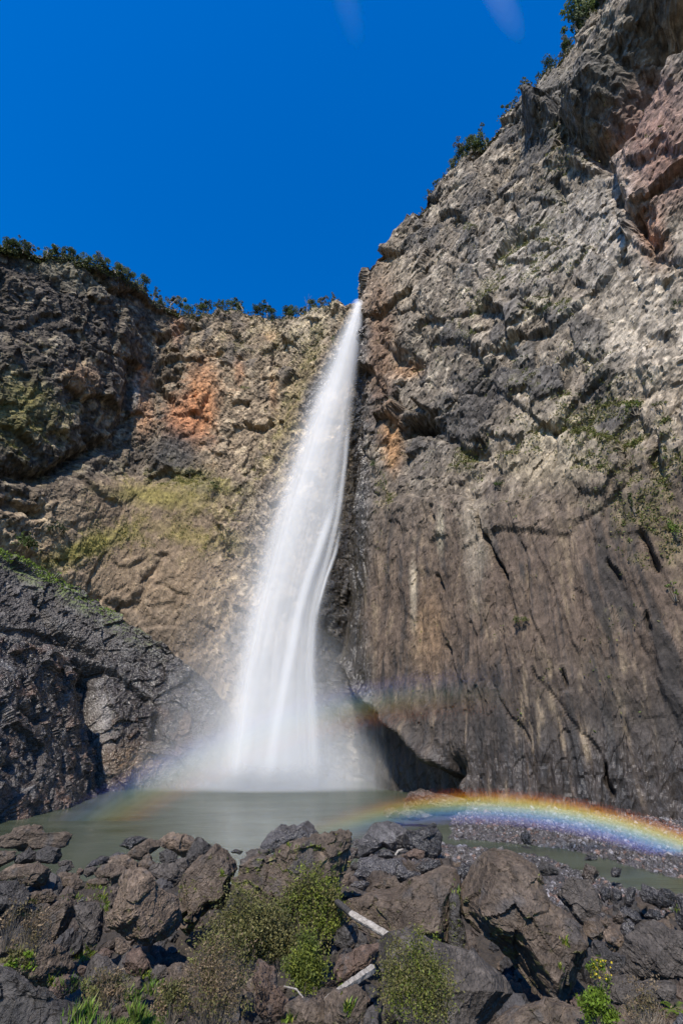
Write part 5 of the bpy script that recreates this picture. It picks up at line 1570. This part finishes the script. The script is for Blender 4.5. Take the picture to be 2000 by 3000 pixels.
# --- shrubs, weeds and dead wood among the boulders
OLIVE = [(0.12, 0.12, 0.038), (0.16, 0.145, 0.055), (0.09, 0.09, 0.035)]
GREEN = [(0.13, 0.16, 0.025), (0.17, 0.195, 0.035), (0.09, 0.115, 0.025)]
DRY = [(0.16, 0.115, 0.07), (0.20, 0.15, 0.095), (0.13, 0.105, 0.05)]
def shore_bush(px_, py_bottom, w, h, n_leaf, colors, label, seed, stems=60, Y=None, lift=0.0, size=1.0, name='shrub'):
    Y = Y or pixel_ground(px_, min(py_bottom, 3010))
    p = at(px_, py_bottom, Y)
    mpp = Y / ray(px_, py_bottom)[1] / FPX
    return bush(name, p + np.array([0, 0, lift]), w * mpp, h * mpp * 1.2, w * mpp * 0.6, int(n_leaf * 2.3), 7.4 * mpp * size, colors, label, None, stems, seed, stem_r=0.55 * mpp)
shore_bush(905, 2755, 180, 160, 5200, GREEN + OLIVE, 'tall grey green shrub growing against the mossy outcrop', 9101, 90, Y=27.5)
shore_bush(700, 2845, 210, 165, 4800, OLIVE, 'olive heath shrub spreading below the leaning mossy slab', 9102, 110, Y=22)
shore_bush(800, 2830, 160, 120, 2800, OLIVE, 'low olive shrub joining the heath to the tall grey green one', 9103, 60, Y=22.5)
shore_bush(890, 2925, 130, 125, 3600, GREEN, 'round bright green bush above the short log', 9104, 30, Y=18.5)
shore_bush(620, 3010, 220, 190, 2600, DRY + OLIVE[:1], 'brown dry shrub with bare twigs at the bottom of the middle', 9105, 170, Y=15.2)
shore_bush(500, 2985, 90, 80, 900, DRY + OLIVE, 'little dry bush at the grass edge beside the brown shrub', 9114, 60, Y=14.8)
shore_bush(1225, 3020, 210, 200, 5200, GREEN + OLIVE + OLIVE, 'olive bush in front of the large smooth boulder', 9106, 120, Y=14.6)
shore_bush(1765, 3010, 95, 75, 1300, [(0.13, 0.2, 0.02), (0.10, 0.15, 0.02)], 'bright green leafy plant at the bottom right', 9107, 24, Y=13.2, size=1.3)
shore_bush(1890, 3010, 130, 90, 500, DRY, 'tangle of dry brown stems beside the bright green plant', 9108, 120, Y=13.4)
shore_bush(85, 2800, 120, 120, 450, DRY, 'dry twiggy plant before the big sloping boulder at the left', 9109, 140, Y=18.2)
shore_bush(20, 2765, 70, 95, 120, DRY, 'dry grass stalks at the left edge', 9110, 70, Y=19.5)
shore_bush(45, 2850, 90, 50, 500, [(0.13, 0.2, 0.02), (0.14, 0.13, 0.05)], 'patch of green weeds and twigs at the left edge', 9111, 30, Y=16.8, size=1.3)
shore_bush(310, 2940, 130, 75, 800, DRY + OLIVE, 'dry grass clump in front of the tooth-shaped boulder', 9112, 120, Y=14.8)
y = shore_bush(1762, 2895, 62, 62, 190, [(0.10, 0.15, 0.02), (0.09, 0.12, 0.02)], 'plant with small yellow flowers beside the ochre plate', 9113, 26, Y=17.6, size=1.1)
fr = np.random.default_rng(5)
mp_ = 17.6 / ray(1762, 2870)[1] / FPX
pts = np.column_stack([fr.normal(0, 18, 46) * mp_, fr.normal(0, 8, 46) * mp_ - 0.2, fr.uniform(30, 74, 46) * mp_])
v, f, c = leaf_cards(pts, 5.5 * mp_, fr, np.tile((0.55, 0.42, 0.03), (46, 1)), 0.9)
link('flowers', new_mesh('flowers', v, f, c), MAT_LEAF, parent=y)

def blades(name, spots, length, width, colors, label, seed, lean=0.5):
    rng = np.random.default_rng(seed)
    V, F, C = [], [], []
    for i, p in enumerate(spots):
        a = rng.uniform(0, 6.28)
        l = length * rng.uniform(0.5, 1.3)
        t = np.array([math.cos(a), math.sin(a), 0]) * l * lean * rng.uniform(0.2, 1.2)
        s = np.array([-math.sin(a), math.cos(a), 0]) * width
        p = np.array(p)
        V += [p - s, p + s, p + t * 0.4 + (0, 0, l * 0.6) + s * 0.7, p + t + (0, 0, l)]
        F.append((4 * i, 4 * i + 1, 4 * i + 2, 4 * i + 3))
        cc = np.array(colors[rng.integers(0, len(colors))]) * rng.uniform(0.6, 1.3)
        C += [(*cc, 0)] * 4
    return link(name, new_mesh(name, V, F, C), MAT_LEAF, kind='stuff', label=label, cat='grass')

bpy.context.view_layer.update()
DG = bpy.context.evaluated_depsgraph_get()
def surface_at(px_, py_, only=('boulder', 'ground', 'rubble')):
    """the stone or ground first met along a sight line, and its normal"""
    d = Vector(ray(px_, py_)).normalized()
    o = Vector((0, 0, CAM_Z))
    for k in range(6):
        hit, loc, nrm_, idx, ob, mtx = scene.ray_cast(DG, o, d)
        if not hit:
            return None
        if ob.name.split('.')[0] in only:
            return np.array(loc), np.array(nrm_)
        o = loc + d * 0.02
    return None

rng = np.random.default_rng(31)
spots = []
tries = 0
while len(spots) < 5600 and tries < 40000:
    tries += 1
    px_, py_ = rng.uniform(170, 500), rng.uniform(2870, 3060)
    patch = 1.3 * float(blob(np.array(px_), np.array(py_), 340, 2985, 90, 50)) + 0.9 * float(blob(np.array(px_), np.array(py_), 250, 2910, 60, 18, 30)) + float(blob(np.array(px_), np.array(py_), 430, 2985, 60, 35)) + 0.7 * float(blob(np.array(px_), np.array(py_), 440, 2900, 16, 26))
    if rng.random() > patch * (0.7 + 0.9 * noise3(np.array([[px_ / 24, py_ / 20, 0.5]]), 19)[0]):
        continue
    h = surface_at(px_, py_)
    if h is not None and h[1][2] > 0.05 and h[0][1] < 22:
        spots.append(h[0] - np.array([0, 0, 0.04]))
blades('grass', spots, 0.26, 0.014, [(0.14, 0.25, 0.035), (0.10, 0.18, 0.028), (0.21, 0.28, 0.055), (0.22, 0.21, 0.095)], 'patch of lush green grass at the bottom left between the stones', 32)
WEEDS = [(280, 2600, 40, 10), (295, 2632, 26, 22), (220, 2634, 45, 12), (82, 2682, 20, 12), (92, 2642, 18, 8), (310, 2660, 16, 18), (240, 2805, 26, 14), (262, 2790, 16, 14), (430, 2862, 22, 18), (330, 2850, 14, 10),
         (470, 2900, 16, 26), (1330, 2580, 8, 24), (1340, 2620, 10, 30), (996, 2625, 8, 26), (1000, 2900, 10, 26), (1020, 2955, 14, 20), (1868, 2960, 16, 24), (845, 2990, 22, 8), (150, 2880, 20, 14), (60, 2790, 30, 20),
         (1560, 2545, 12, 12), (1575, 2562, 10, 8), (1975, 2665, 14, 8), (1655, 2765, 12, 14), (1640, 2840, 8, 8), (690, 2510, 30, 10), (790, 2500, 40, 12), (860, 2480, 30, 10), (930, 2490, 20, 12), (650, 2560, 10, 14)]
spots = []
for (wx, wy, sx, sy) in WEEDS:
    for k in range(110):
        h = surface_at(wx + rng.normal(0, sx * 0.5), wy + rng.normal(0, sy * 0.5))
        if h is not None and h[1][2] > -0.1:
            spots.append(h[0])
blades('weeds', spots, 0.16, 0.03, [(0.15, 0.22, 0.03), (0.11, 0.17, 0.025), (0.22, 0.23, 0.035)], 'bright green weeds growing in the gaps between boulders', 33, 0.8)

# fern at the right edge
root = bpy.data.objects.new('fern', None); col.objects.link(root)
root.location = at(1985, 2975, 13.3)
root['label'], root['category'] = 'bright green fern at the right edge above the buff stone', 'fern'
rng = np.random.default_rng(41)
mp_ = 13.3 / ray(1985, 2975)[1] / FPX
for k in range(11):
    a = rng.uniform(0, 6.28)
    L_ = rng.uniform(45, 70) * mp_
    V, F, C = [], [], []
    for j in range(12):
        s = (j + 1) / 13
        c = np.array([math.cos(a) * L_ * s, math.sin(a) * L_ * s, L_ * (0.95 * s - 0.85 * s * s)])
        side = np.array([-math.sin(a), math.cos(a), 0.1]) * L_ * 0.2 * (1 - s) ** 0.6
        fw = np.array([math.cos(a), math.sin(a), 0]) * L_ * 0.035
        for sg in (-1, 1):
            b0 = len(V)
            V += [c - fw, c + fw, c + side * sg + fw * 1.6]
            F.append((b0, b0 + 1, b0 + 2))
            C += [(0.13, 0.19, 0.02, 0)] * 3
    link('frond', new_mesh('frond', V, F, C), MAT_LEAF, parent=root)

# --- driftwood
MAT_WOOD = bark_material('bleached_wood', (0.16, 0.14, 0.115), (0.40, 0.365, 0.32), 9.0)
MAT_SHADOW_WOOD = bark_material('shadowed_wood', (0.02, 0.018, 0.017), (0.05, 0.045, 0.04), 8.0)  # dark colour paints the shadow over the log's far end
def log_mesh(name, a, b_, r0, r1, seed, n=16, sides=12):
    rng = np.random.default_rng(seed)
    d = b_ - a
    dn = d / np.linalg.norm(d)
    u = np.cross(dn, (0, 0, 1.0)); u /= np.linalg.norm(u)
    v = np.cross(u, dn)
    V, F = [], []
    lump = rng.uniform(0.86, 1.14, sides)
    for i in range(n + 1):
        s = i / n
        c = a + d * s + (u * rng.normal(0, 0.05) + v * rng.normal(0, 0.05)) * r0
        r = (r0 + (r1 - r0) * s) * (0.75 if i in (0, n) else 1)
        for k in range(sides):
            th = 2 * math.pi * k / sides
            V.append(c + r * lump[k] * rng.uniform(0.95, 1.05) * (math.cos(th) * u + math.sin(th) * v))
    for i in range(n):
        for k in range(sides):
            q, w = i * sides + k, i * sides + (k + 1) % sides
            F.append((q, w, w + sides, q + sides))
    V += [a, b_]
    for k in range(sides):
        F.append((len(V) - 2, k, (k + 1) % sides, len(V) - 2)[:3] + (k,) if False else (len(V) - 2, (k + 1) % sides, k, k))
        F.append((len(V) - 1, n * sides + k, n * sides + (k + 1) % sides, n * sides + (k + 1) % sides))
    V = np.array(V)
    me = bpy.data.meshes.new(name)
    me.from_pydata([tuple(x) for x in V], [], [tuple(dict.fromkeys(f)) for f in F])
    return me
a, b_ = at(1026, 2676, 25.6), at(1168, 2760, 22.8)
log = link('driftwood_log', log_mesh('driftwood_log', a, b_, 0.125, 0.115, 51), MAT_WOOD, label='long bleached log wedged between the outcrop and the cube-like boulder', cat='log')
a2 = at(985, 2640, 26.8)
link('shadowed_end', log_mesh('shadowed_end', a2, a + (b_ - a) * 0.02, 0.115, 0.122, 52), MAT_SHADOW_WOOD, parent=log)  # part of the pale log lying in shadow, painted dark
a, b_ = at(955, 2930, 15.6), at(1092, 2838, 17.6)
link('driftwood_log', log_mesh('driftwood_log', a, b_, 0.075, 0.12, 53), MAT_WOOD, label='short bleached log leaning on the large smooth boulder at the bottom', cat='log')
a, b_ = at(1222, 2762, 20.6), at(1246, 2748, 21.4)
link('driftwood_log', log_mesh('driftwood_log', a, b_, 0.07, 0.09, 54, 6), MAT_WOOD, label='stub of pale wood poking up behind the large smooth boulder', cat='log')
def stick(pts, r, label):
    P_ = [at(x, y, Y) for x, y, Y in pts]
    v, f = tube(P_, [r] * (len(P_) - 1) + [r * 0.5], 6)
    link('branch', new_mesh('branch', v, np.array(f), closed=True), MAT_WOOD, label=label, cat='branch')
stick([(833, 2890, 16.2), (868, 2898, 15.6), (885, 2920, 15.2), (900, 2940, 15.0)], 0.02, 'bent bare branch between the round green bush and the brown stones')
stick([(1158, 2505, 58), (1166, 2492, 58), (1180, 2487, 58)], 0.10, 'pale driftwood stick caught on the wet rocks by the smooth dome')
stick([(0, 2832, 14.8), (22, 2842, 14.6), (38, 2856, 14.4), (60, 2862, 14.4)], 0.03, 'pale root lying along the top of the corner slab')

# ================================================================== faint high clouds
def cloud(cx, cy, wx, wy, tilt, dens, label, dist=2600.0):
    w = ray(cx, cy); w /= np.linalg.norm(w)
    c = np.array([0, 0, CAM_Z]) + w * dist
    r = np.cross(w, [0, 0, 1.0]); r /= np.linalg.norm(r)
    u = np.cross(r, w)
    ct, st = math.cos(math.radians(tilt)), math.sin(math.radians(tilt))
    r2, u2 = r * ct + u * st, -r * st + u * ct
    mpp = dist / FPX * np.linalg.norm([(cx - 1000) / FPX, (1500 - cy) / FPX, 1]) ** -1
    mpp = dist / (FPX * math.sqrt(((cx - 1000) / FPX) ** 2 + ((1500 - cy) / FPX) ** 2 + 1))
    root = bpy.data.objects.new('cloud', None); col.objects.link(root)
    root['label'], root['category'] = label, 'cloud'
    root.location = c
    for k in range(9):
        s = 1.0 - 0.105 * k
        me = ellipsoid_mesh('wisp', [(0, 0, 0, 1, 1, 1)], 28, 16)
        co = np.zeros(len(me.vertices) * 3); me.vertices.foreach_get('co', co)
        co = co.reshape(-1, 3)
        q = co[:, :1] * r2 * wx * mpp * s + co[:, 1:2] * w * 60 * s + co[:, 2:3] * u2 * wy * mpp * s + u2 * (0.09 * k * wy * mpp)
        me.vertices.foreach_set('co', q.ravel())
        link('wisp', me, spray_material('cloud_wisp', dens, (1.0, 0.98, 0.95), 0.0), parent=root)
cloud(1452, -30, 44, 150, 10, 0.0002, 'pale wisp of cloud at the top of the sky toward the right')
cloud(1010, -20, 46, 130, 20, 0.00006, 'very faint wisp of cloud at the top middle of the sky')
